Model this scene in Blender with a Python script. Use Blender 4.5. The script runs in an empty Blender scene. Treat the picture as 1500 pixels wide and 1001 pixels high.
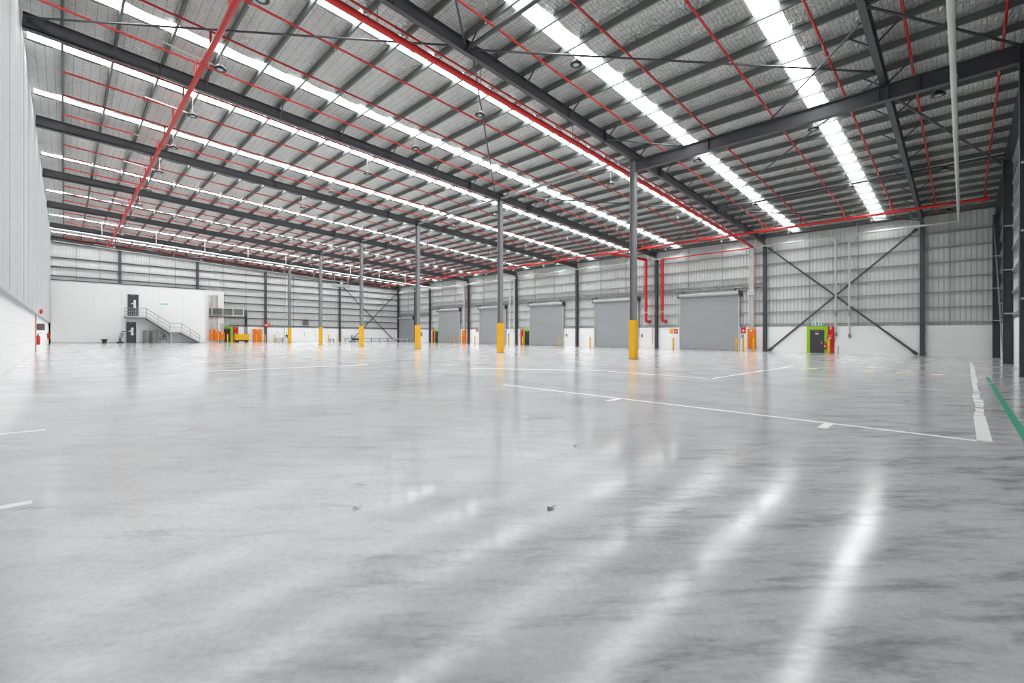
import bpy, math, random
from mathutils import Vector
random.seed(7)
sc = bpy.context.scene
COL = sc.collection

# ------------------------------------------------------------------ camera, world, exposure
CAM_Z = 1.266
F_PX, HOR = 658.5, 487.5
cam_d = bpy.data.cameras.new('camera'); cam = bpy.data.objects.new('camera', cam_d); COL.objects.link(cam)
cam_d.sensor_width = 36.0
cam_d.lens = 36.0 * F_PX / 1500.0
cam_d.shift_y = -(500.5 - HOR) / 1500.0
cam_d.clip_start = 0.05; cam_d.clip_end = 500
THETA = math.atan2(656.0, 658.5)                     # heading from +Y towards +X
cam.location = (0, 0, CAM_Z)
cam.rotation_euler = (math.pi / 2, 0, -THETA)
sc.camera = cam

SKYLIGHT = 6.0
wd = bpy.data.worlds.new('daylight'); sc.world = wd; wd.use_nodes = True
wd.node_tree.nodes['Background'].inputs[0].default_value = (0.85, 0.92, 1.0, 1)
wd.node_tree.nodes['Background'].inputs[1].default_value = 1.0
vs = sc.view_settings
sc.display_settings.display_device = 'sRGB'
vs.view_transform = 'Standard'; vs.look = 'None'; vs.gamma = 1.0; vs.use_curve_mapping = False
vs.exposure = 1.38
cy = sc.cycles
cy.use_denoising = True
cy.max_bounces = 10; cy.diffuse_bounces = 7; cy.glossy_bounces = 4
cy.sample_clamp_indirect = 8.0

# ------------------------------------------------------------------ geometry of the place
SL = 0.012                                            # floor falls towards the dock wall
def fz(x): return -SL * x
XL, XR = -1.3, 48.6                                   # dado faces: left wall, dock wall
YN, YF = -1.9, 81.75                                  # near (right-hand) wall, far wall
BAY = 11.35
YR = [2.3 + BAY * k for k in range(8)]                # rafter / frame lines
def sheet(x): return 13.69 - 0.06 * x                 # underside of roof sheet
def raf_top(x): return 13.285 - 0.06 * x
def raf_bot(x): return 12.77 - 0.06 * x
DADO = 2.42
PURLIN_X = [-0.1 + 1.6 * k for k in range(31)]
GIRT_H = [2.62 + 1.17 * k for k in range(8)]
ORD = ['first', 'second', 'third', 'fourth', 'fifth', 'sixth', 'seventh', 'eighth', 'ninth', 'tenth']

# ------------------------------------------------------------------ materials
def nt(name):
    m = bpy.data.materials.new(name); m.use_nodes = True
    return m, m.node_tree.nodes, m.node_tree.links, m.node_tree.nodes['Principled BSDF']
def paint(name, rgb, rough=0.45, metal=0.0, var=0.06, scale=6.0, bump=0.0, spec=0.5):
    m, N, L, b = nt(name)
    tc = N.new('ShaderNodeTexCoord'); no = N.new('ShaderNodeTexNoise')
    no.inputs['Scale'].default_value = scale; no.inputs['Detail'].default_value = 4
    L.new(tc.outputs['Object'], no.inputs['Vector'])
    mx = N.new('ShaderNodeMix'); mx.data_type = 'RGBA'
    mx.inputs[6].default_value = tuple(c * (1 - var) for c in rgb) + (1,)
    mx.inputs[7].default_value = tuple(min(1, c * (1 + var)) for c in rgb) + (1,)
    L.new(no.outputs['Fac'], mx.inputs[0]); L.new(mx.outputs[2], b.inputs['Base Color'])
    b.inputs['Roughness'].default_value = rough; b.inputs['Metallic'].default_value = metal
    b.inputs['Specular IOR Level'].default_value = spec
    if bump:
        bp = N.new('ShaderNodeBump'); bp.inputs['Strength'].default_value = bump; bp.inputs['Distance'].default_value = 0.02
        L.new(no.outputs['Fac'], bp.inputs['Height']); L.new(bp.outputs['Normal'], b.inputs['Normal'])
    return m
def emit(name, rgb, s):
    m, N, L, b = nt(name)
    b.inputs['Base Color'].default_value = tuple(rgb) + (1,)
    b.inputs['Emission Color'].default_value = tuple(rgb) + (1,); b.inputs['Emission Strength'].default_value = s
    b.inputs['Roughness'].default_value = 0.6
    return m

def concrete():
    m, N, L, b = nt('polished_concrete')
    tc = N.new('ShaderNodeTexCoord')
    def noise(scale, detail, rough, mapping=None, dist=0.0):
        n = N.new('ShaderNodeTexNoise'); n.inputs['Scale'].default_value = scale
        n.inputs['Detail'].default_value = detail; n.inputs['Roughness'].default_value = rough
        n.inputs['Distortion'].default_value = dist
        if mapping:
            mp = N.new('ShaderNodeMapping'); mp.vector_type = 'TEXTURE'      # trowel strokes run along (1, -1)
            mp.inputs['Scale'].default_value = tuple(1 / c for c in mapping[0])
            mp.inputs['Rotation'].default_value = (0, 0, mapping[1])
            L.new(tc.outputs['Object'], mp.inputs['Vector']); L.new(mp.outputs[0], n.inputs['Vector'])
        else:
            L.new(tc.outputs['Object'], n.inputs['Vector'])
        return n.outputs['Fac']
    def ramp(src, stops):
        r = N.new('ShaderNodeValToRGB'); e = r.color_ramp.elements
        e[0].position, e[1].position = stops[0][0], stops[-1][0]
        e[0].color = (stops[0][1],) * 3 + (1,); e[1].color = (stops[-1][1],) * 3 + (1,)
        for p, v in stops[1:-1]:
            q = e.new(p); q.color = (v, v, v, 1)
        L.new(src, r.inputs[0]); return r.outputs['Color']
    def mul(a, c):
        x = N.new('ShaderNodeMix'); x.data_type = 'RGBA'; x.blend_type = 'MULTIPLY'; x.inputs[0].default_value = 1
        L.new(a, x.inputs[6]); L.new(c, x.inputs[7]); return x.outputs[2]
    big = ramp(noise(0.35, 5, 0.6, dist=0.6), [(0.3, 0.84), (0.5, 0.96), (0.7, 1.03)])
    trowel = ramp(noise(2.2, 8, 0.68, ((0.55, 2.3, 1), -0.78), 0.3), [(0.3, 0.84), (0.48, 0.97), (0.7, 1.03)])
    fine = ramp(noise(28, 6, 0.7), [(0.25, 0.84), (0.55, 1.0), (0.8, 1.06)])
    stain = ramp(noise(1.1, 7, 0.72, ((0.8, 2.0, 1), -0.6), 0.5), [(0.28, 0.62), (0.40, 0.98), (1.0, 1.0)])
    col = mul(mul(mul(big, trowel), fine), stain)
    # heavier trowel burns and tyre scuffs towards the near right-hand wall
    wear = ramp(noise(1.7, 9, 0.72, ((0.6, 2.6, 1), -0.7), 0.3), [(0.36, 0.52), (0.5, 0.88), (0.7, 1.0)])
    sp = N.new('ShaderNodeSeparateXYZ'); L.new(tc.outputs['Object'], sp.inputs[0])
    mr = N.new('ShaderNodeMapRange'); mr.interpolation_type = 'SMOOTHSTEP'
    mr.inputs[1].default_value = 3.6; mr.inputs[2].default_value = 0.2
    L.new(sp.outputs[1], mr.inputs[0])
    wx = N.new('ShaderNodeMix'); wx.data_type = 'RGBA'; wx.blend_type = 'MULTIPLY'
    L.new(mr.outputs[0], wx.inputs[0]); L.new(col, wx.inputs[6]); L.new(wear, wx.inputs[7]); col = wx.outputs[2]
    tint = N.new('ShaderNodeMix'); tint.data_type = 'RGBA'; tint.blend_type = 'MULTIPLY'; tint.inputs[0].default_value = 1
    tint.inputs[7].default_value = (0.635, 0.642, 0.646, 1)
    L.new(col, tint.inputs[6]); L.new(tint.outputs[2], b.inputs['Base Color'])
    rr = ramp(noise(1.2, 2, 0.5), [(0.3, 0.105), (0.7, 0.175)])
    L.new(rr, b.inputs['Roughness'])
    b.inputs['Specular IOR Level'].default_value = 0.27
    return m

def foil():
    m, N, L, b = nt('crinkled_foil')
    tc = N.new('ShaderNodeTexCoord')
    n1 = N.new('ShaderNodeTexNoise'); n1.inputs['Scale'].default_value = 2.6; n1.inputs['Detail'].default_value = 7
    n1.inputs['Roughness'].default_value = 0.62; n1.inputs['Distortion'].default_value = 0.7
    mp = N.new('ShaderNodeMapping'); mp.inputs['Scale'].default_value = (1.0, 2.6, 1.0)
    L.new(tc.outputs['Object'], mp.inputs['Vector']); L.new(mp.outputs[0], n1.inputs['Vector'])
    # supporting wire mesh pressed into the blanket: 300 x 150 mm grid
    sp = N.new('ShaderNodeSeparateXYZ'); L.new(tc.outputs['Object'], sp.inputs[0])
    def grid(o, pitch, w):
        a = N.new('ShaderNodeMath'); a.operation = 'PINGPONG'; a.inputs[1].default_value = pitch / 2
        L.new(o, a.inputs[0])
        c = N.new('ShaderNodeMath'); c.operation = 'LESS_THAN'; c.inputs[1].default_value = w
        L.new(a.outputs[0], c.inputs[0]); return c.outputs[0]
    g = N.new('ShaderNodeMath'); g.operation = 'MAXIMUM'
    L.new(grid(sp.outputs[0], 0.30, 0.006), g.inputs[0]); L.new(grid(sp.outputs[1], 0.15, 0.006), g.inputs[1])
    mx = N.new('ShaderNodeMix'); mx.data_type = 'RGBA'
    mx.inputs[6].default_value = (0.80, 0.815, 0.79, 1); mx.inputs[7].default_value = (0.24, 0.25, 0.24, 1)
    L.new(g.outputs[0], mx.inputs[0]); L.new(mx.outputs[2], b.inputs['Base Color'])
    b.inputs['Metallic'].default_value = 0.7; b.inputs['Roughness'].default_value = 0.30
    bp = N.new('ShaderNodeBump'); bp.inputs['Strength'].default_value = 0.95; bp.inputs['Distance'].default_value = 0.2
    n2 = N.new('ShaderNodeTexVoronoi'); n2.feature = 'F1'; n2.inputs['Scale'].default_value = 5.5
    L.new(mp.outputs[0], n2.inputs['Vector'])
    ad = N.new('ShaderNodeMath'); ad.operation = 'MULTIPLY_ADD'; ad.inputs[1].default_value = 0.45
    L.new(n2.outputs['Distance'], ad.inputs[0]); L.new(n1.outputs['Fac'], ad.inputs[2])
    L.new(ad.outputs[0], bp.inputs['Height']); L.new(bp.outputs['Normal'], b.inputs['Normal'])
    return m

M = dict(
    floor=concrete(), foil=foil(),
    skylight=emit('skylight_sheet', (0.97, 0.99, 1.0), SKYLIGHT),
    steel=paint('shaded_steel_paint', (0.064, 0.065, 0.074), 0.42),  # same paint as the columns, darkened to carry the shade on rafter undersides
    column=paint('lit_steel_paint', (0.24, 0.243, 0.255), 0.42),  # lighter tone of the rafter paint, the light on the shafts is in the colour
    zinc=paint('galvanised_steel', (0.115, 0.13, 0.124), 0.45, 0.0, 0.1, 3),
    girt=paint('grey_girt', (0.33, 0.335, 0.335), 0.45, 0.2),
    white=paint('white_paint', (0.80, 0.80, 0.795), 0.5, 0, 0.02, 2),
    panel=paint('white_precast', (0.90, 0.90, 0.895), 0.55, 0, 0.025, 1.2),
    clad=paint('off_white_cladding', (0.68, 0.70, 0.685), 0.42, 0, 0.04, 0.6),
    lining=paint('white_lining', (0.53, 0.54, 0.542), 0.7, 0, 0.03, 0.8),
    red=paint('fire_red', (0.62, 0.018, 0.015), 0.35),
    redpipe=paint('sprinkler_red', (0.50, 0.014, 0.010), 0.4),
    yellow=paint('safety_yellow', (0.80, 0.41, 0.008), 0.4),
    orange=paint('switchboard_orange', (0.80, 0.20, 0.004), 0.4),
    green=paint('exit_green', (0.33, 0.60, 0.008), 0.45),
    black=paint('black_paint', (0.025, 0.025, 0.028), 0.45),
    door=paint('charcoal_door', (0.055, 0.056, 0.062), 0.4),
    shutter=paint('grey_shutter', (0.34, 0.355, 0.362), 0.42, 0.1, 0.03),
    hood=paint('pale_grey_steel', (0.52, 0.535, 0.53), 0.4, 0.2),
    pipe=paint('pale_grey_pvc', (0.55, 0.585, 0.55), 0.4),
    conduit=paint('white_conduit', (0.72, 0.73, 0.71), 0.45),
    rust=paint('terracotta_tray', (0.55, 0.30, 0.24), 0.5),
    chrome=paint('satin_chrome', (0.72, 0.72, 0.72), 0.25, 0.9),
    line=paint('white_line_paint', (0.83, 0.83, 0.82), 0.45, 0, 0.08, 9),
    gline=paint('green_line_paint', (0.02, 0.30, 0.17), 0.45, 0, 0.15, 9),
    yline=paint('faded_yellow_paint', (0.78, 0.60, 0.16), 0.45, 0, 0.15, 9),
    joint=paint('dark_joint', (0.12, 0.12, 0.12), 0.8),
    brown=paint('brown_board', (0.42, 0.25, 0.12), 0.6),
    tank=paint('grey_tank', (0.22, 0.22, 0.217), 0.4),
    lens=paint('lamp_lens', (0.55, 0.56, 0.56), 0.25),
    darkgrey=paint('dark_grey', (0.13, 0.128, 0.128), 0.5),
    midgrey=paint('mid_grey', (0.30, 0.30, 0.31), 0.5),
    signgreen=emit('sign_green', (0.02, 0.20, 0.13), 0.03),
    signwhite=emit('sign_white', (0.72, 0.82, 0.81), 0.12),
    hose=paint('red_hose', (0.45, 0.03, 0.04), 0.5),
)

# ------------------------------------------------------------------ mesh builder
class MB:
    def __init__(s): s.v, s.f, s.sm = [], [], []
    def add(s, vs_, fs, smooth=False):
        o = len(s.v); s.v += [tuple(p) for p in vs_]
        for q in fs:
            s.f.append(tuple(i + o for i in q)); s.sm.append(smooth)
        return s
    def hexa(s, p):                                   # 4 bottom (ccw from above), 4 top
        return s.add(p, [(3, 2, 1, 0), (4, 5, 6, 7), (0, 1, 5, 4), (1, 2, 6, 5), (2, 3, 7, 6), (3, 0, 4, 7)])
    def box(s, x0, x1, y0, y1, z0, z1):
        return s.hexa([(x0, y0, z0), (x1, y0, z0), (x1, y1, z0), (x0, y1, z0), (x0, y0, z1), (x1, y0, z1), (x1, y1, z1), (x0, y1, z1)])
    def sbox(s, x0, x1, y0, y1, za, zb):              # box whose bottom and top follow functions of x
        return s.hexa([(x0, y0, za(x0)), (x1, y0, za(x1)), (x1, y1, za(x1)), (x0, y1, za(x0)),
                       (x0, y0, zb(x0)), (x1, y0, zb(x1)), (x1, y1, zb(x1)), (x0, y1, zb(x0))])
    def ext(s, prof, p, q, up=(0, 0, 1), smooth=False):
        p, q = Vector(p), Vector(q); d = (q - p).normalized(); r = d.cross(Vector(up)).normalized(); u = r.cross(d)
        n = len(prof); vv = [p + r * a + u * b for a, b in prof] + [q + r * a + u * b for a, b in prof]
        ff = [(i, (i + 1) % n, n + (i + 1) % n, n + i) for i in range(n)]
        s.add(vv, ff, smooth); s.add(vv[:n], [tuple(range(n))[::-1]]); s.add(vv[n:], [tuple(range(n))])
        return s
    def bar(s, p, q, w, h, up=(0, 0, 1)):
        return s.ext([(-w / 2, -h / 2), (w / 2, -h / 2), (w / 2, h / 2), (-w / 2, h / 2)], p, q, up)
    def tube(s, pts, r, n=10):
        P = [Vector(p) for p in pts]; rings = []
        ref = None
        for i, p in enumerate(P):
            a = (P[i] - P[i - 1]).normalized() if i else None
            b = (P[i + 1] - P[i]).normalized() if i < len(P) - 1 else None
            t = ((a or b) + (b or a)).normalized()
            if ref is None:
                ref = Vector((0, 0, 1)) if abs(t.z) < 0.9 else Vector((1, 0, 0))
            u = (ref - t * ref.dot(t)).normalized(); w = t.cross(u); ref = u
            k = 1 / max(0.5, t.dot(b or a))
            rings.append([p + (u * math.cos(2 * math.pi * j / n) + w * math.sin(2 * math.pi * j / n)) * r * k for j in range(n)])
        vv = [x for R in rings for x in R]; ff = []
        for i in range(len(P) - 1):
            for j in range(n):
                ff.append((i * n + j, i * n + (j + 1) % n, (i + 1) * n + (j + 1) % n, (i + 1) * n + j))
        s.add(vv, ff, True); s.add(rings[0], [tuple(range(n))[::-1]]); s.add(rings[-1], [tuple(range(n))])
        return s
    def lathe(s, prof, o=(0, 0, 0), n=20, axis='z'):
        vv = []
        for r, h in prof:
            for j in range(n):
                a = 2 * math.pi * j / n; c, d = r * math.cos(a), r * math.sin(a)
                p = (c, d, h) if axis == 'z' else ((h, c, d) if axis == 'x' else (d, h, c))
                vv.append((o[0] + p[0], o[1] + p[1], o[2] + p[2]))
        ff = [(i * n + j, i * n + (j + 1) % n, (i + 1) * n + (j + 1) % n, (i + 1) * n + j) for i in range(len(prof) - 1) for j in range(n)]
        s.add(vv, ff, True)
        s.add(vv[:n], [tuple(range(n))[::-1]]); s.add(vv[-n:], [tuple(range(n))])
        return s
    def mesh(s, name, mat):
        me = bpy.data.meshes.new(name); me.from_pydata(s.v, [], s.f); me.update()
        me.polygons.foreach_set('use_smooth', s.sm); me.materials.append(mat); me.update()
        return me

def link(name, me, parent=None, loc=(0, 0, 0), rz=0.0):
    o = bpy.data.objects.new(name, me); COL.objects.link(o)
    o.location = loc; o.rotation_euler = (0, 0, rz)
    if parent is not None: o.parent = parent
    return o
def obj(name, mb, mat, parent=None, loc=(0, 0, 0)):
    return link(name, mb.mesh(name, M[mat] if isinstance(mat, str) else mat), parent, loc)
def tag(o, label, cat, group=None):
    o['label'] = label; o['category'] = cat
    if group: o['group'] = group
    return o
def thing(name, label, cat, loc=(0, 0, 0), rz=0.0, group=None):
    return tag(link(name, None, None, loc, rz), label, cat, group)
def struct(name, mb=None, mat=None):
    o = obj(name, mb, mat) if mb else link(name, None)
    o['kind'] = 'structure'; return o
def copy_tree(root, loc, rz, label, group=None):
    r = root.copy(); COL.objects.link(r); r.location = loc; r.rotation_euler = (0, 0, rz); r['label'] = label
    if group: r['group'] = group
    for ch in list(root.children):
        c = ch.copy(); COL.objects.link(c); c.parent = r
        for g in list(ch.children):
            d = g.copy(); COL.objects.link(d); d.parent = c
    return r
def ibeam(b, h, tf=0.018, tw=0.012):
    B, H = b / 2, h / 2; w = tw / 2
    return [(-B, -H), (B, -H), (B, -H + tf), (w, -H + tf), (w, H - tf), (B, H - tf), (B, H), (-B, H), (-B, H - tf), (-w, H - tf), (-w, -H + tf), (-B, -H + tf)]
def cee(b, h, t=0.012, lip=0.03):
    return [(0, 0), (b, 0), (b, lip), (b - t, lip), (b - t, t), (t, t), (t, h - t), (b - t, h - t), (b - t, h - lip), (b, h - lip), (b, h), (0, h)]

# ================================================================== FLOOR
fl = struct('floor', MB().sbox(XL - .4, XR + .6, YN - .4, YF + .6, lambda x: fz(x) - .25, fz), 'floor')
def strip(name, x0, x1, y0, y1, mat, t=0.002):
    return obj(name, MB().sbox(min(x0, x1), max(x0, x1), min(y0, y1), max(y0, y1), lambda x: fz(x) + .0004, lambda x: fz(x) + t), mat, fl)
for x0, x1, y0, y1 in [(8.10, 8.20, -.12, 8.5),                       # long thin line
        (7.64, 8.10, 1.36, 1.48), (7.64, 8.10, 4.93, 5.05),           # its ticks
        (8.20, 10.9, -.26, -.12), (14.26, 14.36, 5.65, 9.3), (14.38, 24.0, 5.50, 5.60), (25.8, 25.95, 2.2, 3.1),
        (-1.28, -.17, 8.36, 8.46), (-1.28, -.17, 4.85, 4.95), (3.4, 9.2, 17.95, 18.1)]:
    strip('floor_line', x0, x1, y0, y1, 'line')
q = [(11.2, 13.55), (14.5, 9.55), (14.62, 9.62), (11.32, 13.65)]
obj('floor_line', MB().hexa([(a, b, fz(a) + .0004) for a, b in q] + [(a, b, fz(a) + .002) for a, b in q]), 'line', fl)
# worn far run of the thick line: broken patches of paint
x = 10.95
while x < 36.5:
    w = random.uniform(.25, .9) if x < 16 else random.uniform(2.0, 4.0)
    a = -.12 - .005 * (x - 8)
    strip('floor_line', x, x + w, a - random.uniform(.11, .15), a + random.uniform(-.02, .01), 'line')
    x += w + (random.uniform(.05, .3) if x < 16 else .04)
for x0, x1 in [(6.6, 12.0), (12.02, 17.0), (17.05, 19.0), (19.6, 22.2)]:
    o = strip('floor_line', x0, x1, -.62, -.53, 'gline'); o['label'] = 'green painted stretch of floor line'
for y in (.67, 1.65, 2.67, 4.57):
    o = strip('floor_mark', 22.5, 22.95, y - .17, y + .17, 'yline'); o['label'] = 'faded yellow painted floor mark'
for xx in (8.95, 20.3, 31.65, 43.0):
    strip('control_joint', xx, xx + .02, YN, YF, 'joint', .001)
for yy in (16.4, 27.7, 39.1, 50.4, 61.8):
    strip('control_joint', XL, XR, yy + 1.2, yy + 1.22, 'joint', .001)

# ================================================================== ROOF (ceiling)
ceil = struct('ceiling', MB().sbox(XL - .4, XR + .5, YN - .4, YF + .5, lambda x: sheet(x) + .14, lambda x: sheet(x) + .2), 'zinc')
SKY_W = 0.41
sky_y = [YR[0] - 0 + BAY * k + d for k in range(7) for d in (2.6, 8.75)]
for yy in sky_y:
    obj('skylight', MB().sbox(XL + .2, XR - .7, yy - SKY_W, yy + SKY_W, lambda x: sheet(x) + .02, lambda x: sheet(x) + .05), 'skylight', ceil)
edges = [YN - .05] + [e for yy in sky_y for e in (yy - SKY_W, yy + SKY_W)] + [YF + .1]
def blanket(y0, y1):
    mb = MB(); near = y0 < 30; ny = max(2, int((y1 - y0) / (.32 if near else .55))); ns = 8 if near else 6; ja = .045 if near else .03; xs = []
    px = [XL - .15] + PURLIN_X + [XR + .2]
    for a, b in zip(px[:-1], px[1:]):
        for k in range(ns): xs.append((a + (b - a) * k / ns, math.sin(math.pi * k / ns), b - a))
    xs.append((px[-1], 0, 1))
    rows = []
    for (x, s_, w) in xs:
        row = []
        for j in range(ny + 1):
            y = y0 + (y1 - y0) * j / ny
            jit = random.uniform(-ja, ja) if (0 < j < ny and s_ > 0) else 0
            row.append((x, y, sheet(x) - .005 - .085 * s_ * min(1, w / 1.6) + jit))
        rows.append(row)
    n = ny + 1
    mb.add([p for r in rows for p in r], [(i * n + j, i * n + j + 1, (i + 1) * n + j + 1, (i + 1) * n + j) for i in range(len(rows) - 1) for j in range(ny)], True)
    return mb
for a, b in zip(edges[0::2], edges[1::2]):
    # blanket rolls about 1.4 m wide laid side by side between the skylights
    n = max(1, round((b - a) / 2.6))
    for k in range(n):
        obj('insulation_roll', blanket(a + (b - a) * k / n, a + (b - a) * (k + 1) / n), 'foil', ceil)
for yy in sky_y:
    for xa_, xb_ in ((XL - .15, XL + .2), (XR - .7, XR + .2)):
        obj('insulation_strip', MB().sbox(xa_, xb_, yy - SKY_W - .02, yy + SKY_W + .02, lambda x: sheet(x), lambda x: sheet(x) + .015), 'foil', ceil)
PP = cee(.085, .25)
for xk in PURLIN_X:
    z = sheet(xk) - .262
    obj('purlin', MB().ext(PP, (xk, YN, z), (xk, YF, z)), 'zinc', ceil)
obj('eave_strut', MB().ext(PP, (XR - .1, YN, sheet(XR) - .27), (XR - .1, YF, sheet(XR) - .27)), 'zinc', ceil)

# ================================================================== WALLS
def ribs(a, b, pitch, depth, flat=.55):
    """stations (u, offset) of a trapezoidal ribbed sheet running from a to b"""
    n = max(1, int(round((b - a) / pitch))); p = (b - a) / n; out = []
    for i in range(n):
        u = a + i * p
        out += [(u, 0), (u + p * .78, 0), (u + p * .81, depth), (u + p * .97, depth)]
    out.append((b, 0)); return out
def sheet_y(xpos, sgn, y0, y1, z0, z1, pitch=.30, depth=.06):
    st = ribs(y0, y1, pitch, depth); mb = MB()
    vv = [(xpos + sgn * d, u, z) for u, d in st for z in (z0, z1)]
    return mb.add(vv, [(2 * i, 2 * i + 2, 2 * i + 3, 2 * i + 1) for i in range(len(st) - 1)])
def sheet_x(ypos, sgn, x0, x1, za, zb, pitch=.30, depth=.06):
    st = ribs(x0, x1, pitch, depth); mb = MB()
    vv = [(u, ypos + sgn * d, z) for u, d in st for z in (za(u), zb(u))]
    return mb.add(vv, [(2 * i, 2 * i + 2, 2 * i + 3, 2 * i + 1) for i in range(len(st) - 1)])

YO_ = 76.0
# ---- left wall: precast courses below, smooth ribbed lining above
wl = struct('wall_left', MB().box(XL - .35, XL - .2, YN - .2, YF + .4, -.2, 13.75), 'panel')
LB = [YN] + YR
for y0, y1 in zip(LB[:-1], LB[1:]):
    for z0, z1 in ((.016, .80), (.806, 1.60), (1.606, 2.40)):
        obj('precast_panel', MB().box(XL - .2, XL, y0 + .006, y1 - .006, z0, z1), 'panel', wl)
yy = YN
while yy < YO_ - .2:                                   # insulated panels about 1.1 m wide with recessed joints
    if 37.2 <= yy < 37.21: yy += .14                   # dark expansion gap
    w = min(1.1, YO_ - yy) if not yy < 37.2 < yy + 1.1 else 37.2 - yy; px_ = -1.15 + random.uniform(-.006, .006)
    obj('lining_panel', MB().hexa([(-1.22, yy + .012, 2.42), (px_ - .02, yy + .012, 2.42), (px_ - .02, yy + w - .012, 2.42), (-1.22, yy + w - .012, 2.42),
                                   (-1.22, yy + .012, 13.05), (px_ - .02, yy + .012, 13.05), (px_ - .02, yy + w - .012, 13.05), (-1.22, yy + w - .012, 13.05)])
        .box(px_ - .021, px_, yy + .05, yy + w - .05, 2.44, 13.03), 'lining', wl)
    yy += w
obj('lining_core', MB().box(-1.30, -1.225, YN, YO_, 2.47, 13.05), 'midgrey', wl)
obj('ledge', MB().box(XL - .2, -1.12, YN, YF, 2.40, 2.47), 'lining', wl)

# ---- dock wall (right): precast dado, girts, ribbed cladding, roller doors
wr = struct('wall_right', MB().box(XR + .32, XR + .5, YN - .3, YF + .4, fz(XR) - .2, 11.0), 'clad')
FZR = fz(XR)
DOORS = [(k, YR[k] + 2.42, YR[k] + 8.58) for k in range(1, 6)]            # five tall doors
dmap = {k: (a, b, FZR + 5.75) for k, a, b in DOORS}; dmap[6] = (76.0, 81.2, FZR + 4.62)
for k in range(-1, 7):
    y0, y1 = (YN, YR[0]) if k < 0 else (YR[k], YR[k + 1])
    segs = [(y0, y1)]
    if k in dmap: segs = [(y0, dmap[k][0] - .02), (dmap[k][1] + .02, y1)]
    for a, b in segs:
        n = 2 if b - a > 6 else 1
        for j in range(n):
            obj('precast_panel', MB().box(XR, XR + .2, a + (b - a) * j / n + .006, a + (b - a) * (j + 1) / n - .006, FZR - .02, FZR + DADO), 'panel', wr)
    hs = [FZR + h for h in GIRT_H if FZR + h < 10.2]
    if k in dmap: hs += [dmap[k][2] + .62, dmap[k][2] + .95]
    for z in hs:
        ss = segs if (k in dmap and z < dmap[k][2] + .5) else [(y0, y1)]
        for a, b in ss:
            if b - a > .3: obj('girt', MB().box(XR - .06, XR + .14, a, b, z, z + .10), 'girt', wr)
    for fr in ((.36, .68) if k >= 0 else (.62,)):
        yb = y0 + (y1 - y0) * fr; zb = FZR + DADO
        if k in dmap and dmap[k][0] - .1 < yb < dmap[k][1] + .1: zb = dmap[k][2] + .55
        obj('bridging_rod', MB().box(XR + .0, XR + .06, yb - .025, yb + .025, zb, sheet(XR) - .3), 'girt', wr)
    obj('cladding_sheet', sheet_y(XR + .2, 1, y0, y1, FZR + DADO - .2, sheet(XR) + .1), 'clad', wr)

# ---- far wall
wf = struct('wall_far', MB().sbox(XL - .3, XR + .4, YF + .34, YF + .5, lambda x: fz(x) - .2, lambda x: sheet(x) + .15), 'clad')
FCX = [XL, 5.4, 14.25, 23.65, 36.2, XR]
for a, b in zip(FCX[:-1], FCX[1:]):
    obj('precast_panel', MB().sbox(a + .006, b - .006, YF, YF + .2, lambda x: fz(x) - .02, lambda x: fz(x) + DADO), 'panel', wf)
    for h in GIRT_H:
        obj('girt', MB().sbox(a, b, YF - .06, YF + .14, lambda x: fz(x) + h, lambda x: fz(x) + h + .13), 'steel', wf)
    for fr in (.36, .7):
        xb = a + (b - a) * fr
        obj('bridging_rod', MB().box(xb - .03, xb + .03, YF, YF + .06, fz(xb) + DADO, sheet(xb) - .7), 'girt', wf)
    obj('cladding_sheet', sheet_x(YF + .2, 1, a, b, lambda x: fz(x) + DADO - .2, lambda x: sheet(x) + .1), 'clad', wf)
obj('edge_flashing', MB().sbox(XL, XR, YF - .02, YF + .2, lambda x: sheet(x) - .75, lambda x: sheet(x) - .2), 'steel', wf)

# ---- near wall (right-hand end of the picture)
wn = struct('wall_near', MB().sbox(XL - .3, XR + .4, YN - .5, YN - .34, lambda x: fz(x) - .2, lambda x: sheet(x) + .15), 'clad')
NCX = [XL, 11.2, 23.65, 36.1, XR]
for a, b in zip(NCX[:-1], NCX[1:]):
    obj('precast_panel', MB().sbox(a + .006, b - .006, YN - .2, YN, lambda x: fz(x) - .02, lambda x: fz(x) + DADO), 'panel', wn)
    for h in GIRT_H:
        obj('girt', MB().sbox(a, b, YN - .14, YN + .06, lambda x: fz(x) + h, lambda x: fz(x) + h + .10), 'girt', wn)
    obj('cladding_sheet', sheet_x(YN - .2, -1, a, b, lambda x: fz(x) + DADO - .2, lambda x: sheet(x) + .1), 'clad', wn)

# ================================================================== COLUMNS
PROF = ibeam(.31, .31, .022, .015)
def base_plate(mb, x, y, z, w=.24): return mb.box(x - w, x + w, y - w, y + w, z, z + .025)
where = ['nearest the camera, carrying the big level beam', 'second from the camera', 'third from the camera', 'fourth from the camera',
         'fifth from the camera', 'farthest down the row by the far wall']
for k in range(1, 7):
    y = YR[k]; z0 = fz(23.65)
    t = thing('steel_column', 'grey steel column with yellow foot guard, ' + where[k - 1], 'column', (23.65, y, z0), 0, 'yellow-footed columns along the middle row')
    top = raf_bot(23.65) - z0
    obj('shaft', MB().ext(PROF, (0, 0, .02), (0, 0, top), (0, 1, 0)), 'column', t)
    g = MB(); g.tube([(0, 0, .01), (0, 0, 2.28)], .232, 4) if False else None
    # folded yellow guard wrapped round the foot
    g.hexa([(-.19, -.19, .01), (.19, -.19, .01), (.19, .19, .01), (-.19, .19, .01), (-.19, -.19, 2.28), (.19, -.19, 2.28), (.19, .19, 2.28), (-.19, .19, 2.28)])
    obj('foot_guard', g, 'yellow', t)
    obj('base_plate', base_plate(MB(), 0, 0, 0, .25), 'steel', t)
    obj('cap_plate', MB().box(-.2, .2, -.2, .2, top - .02, top), 'steel', t)
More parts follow.
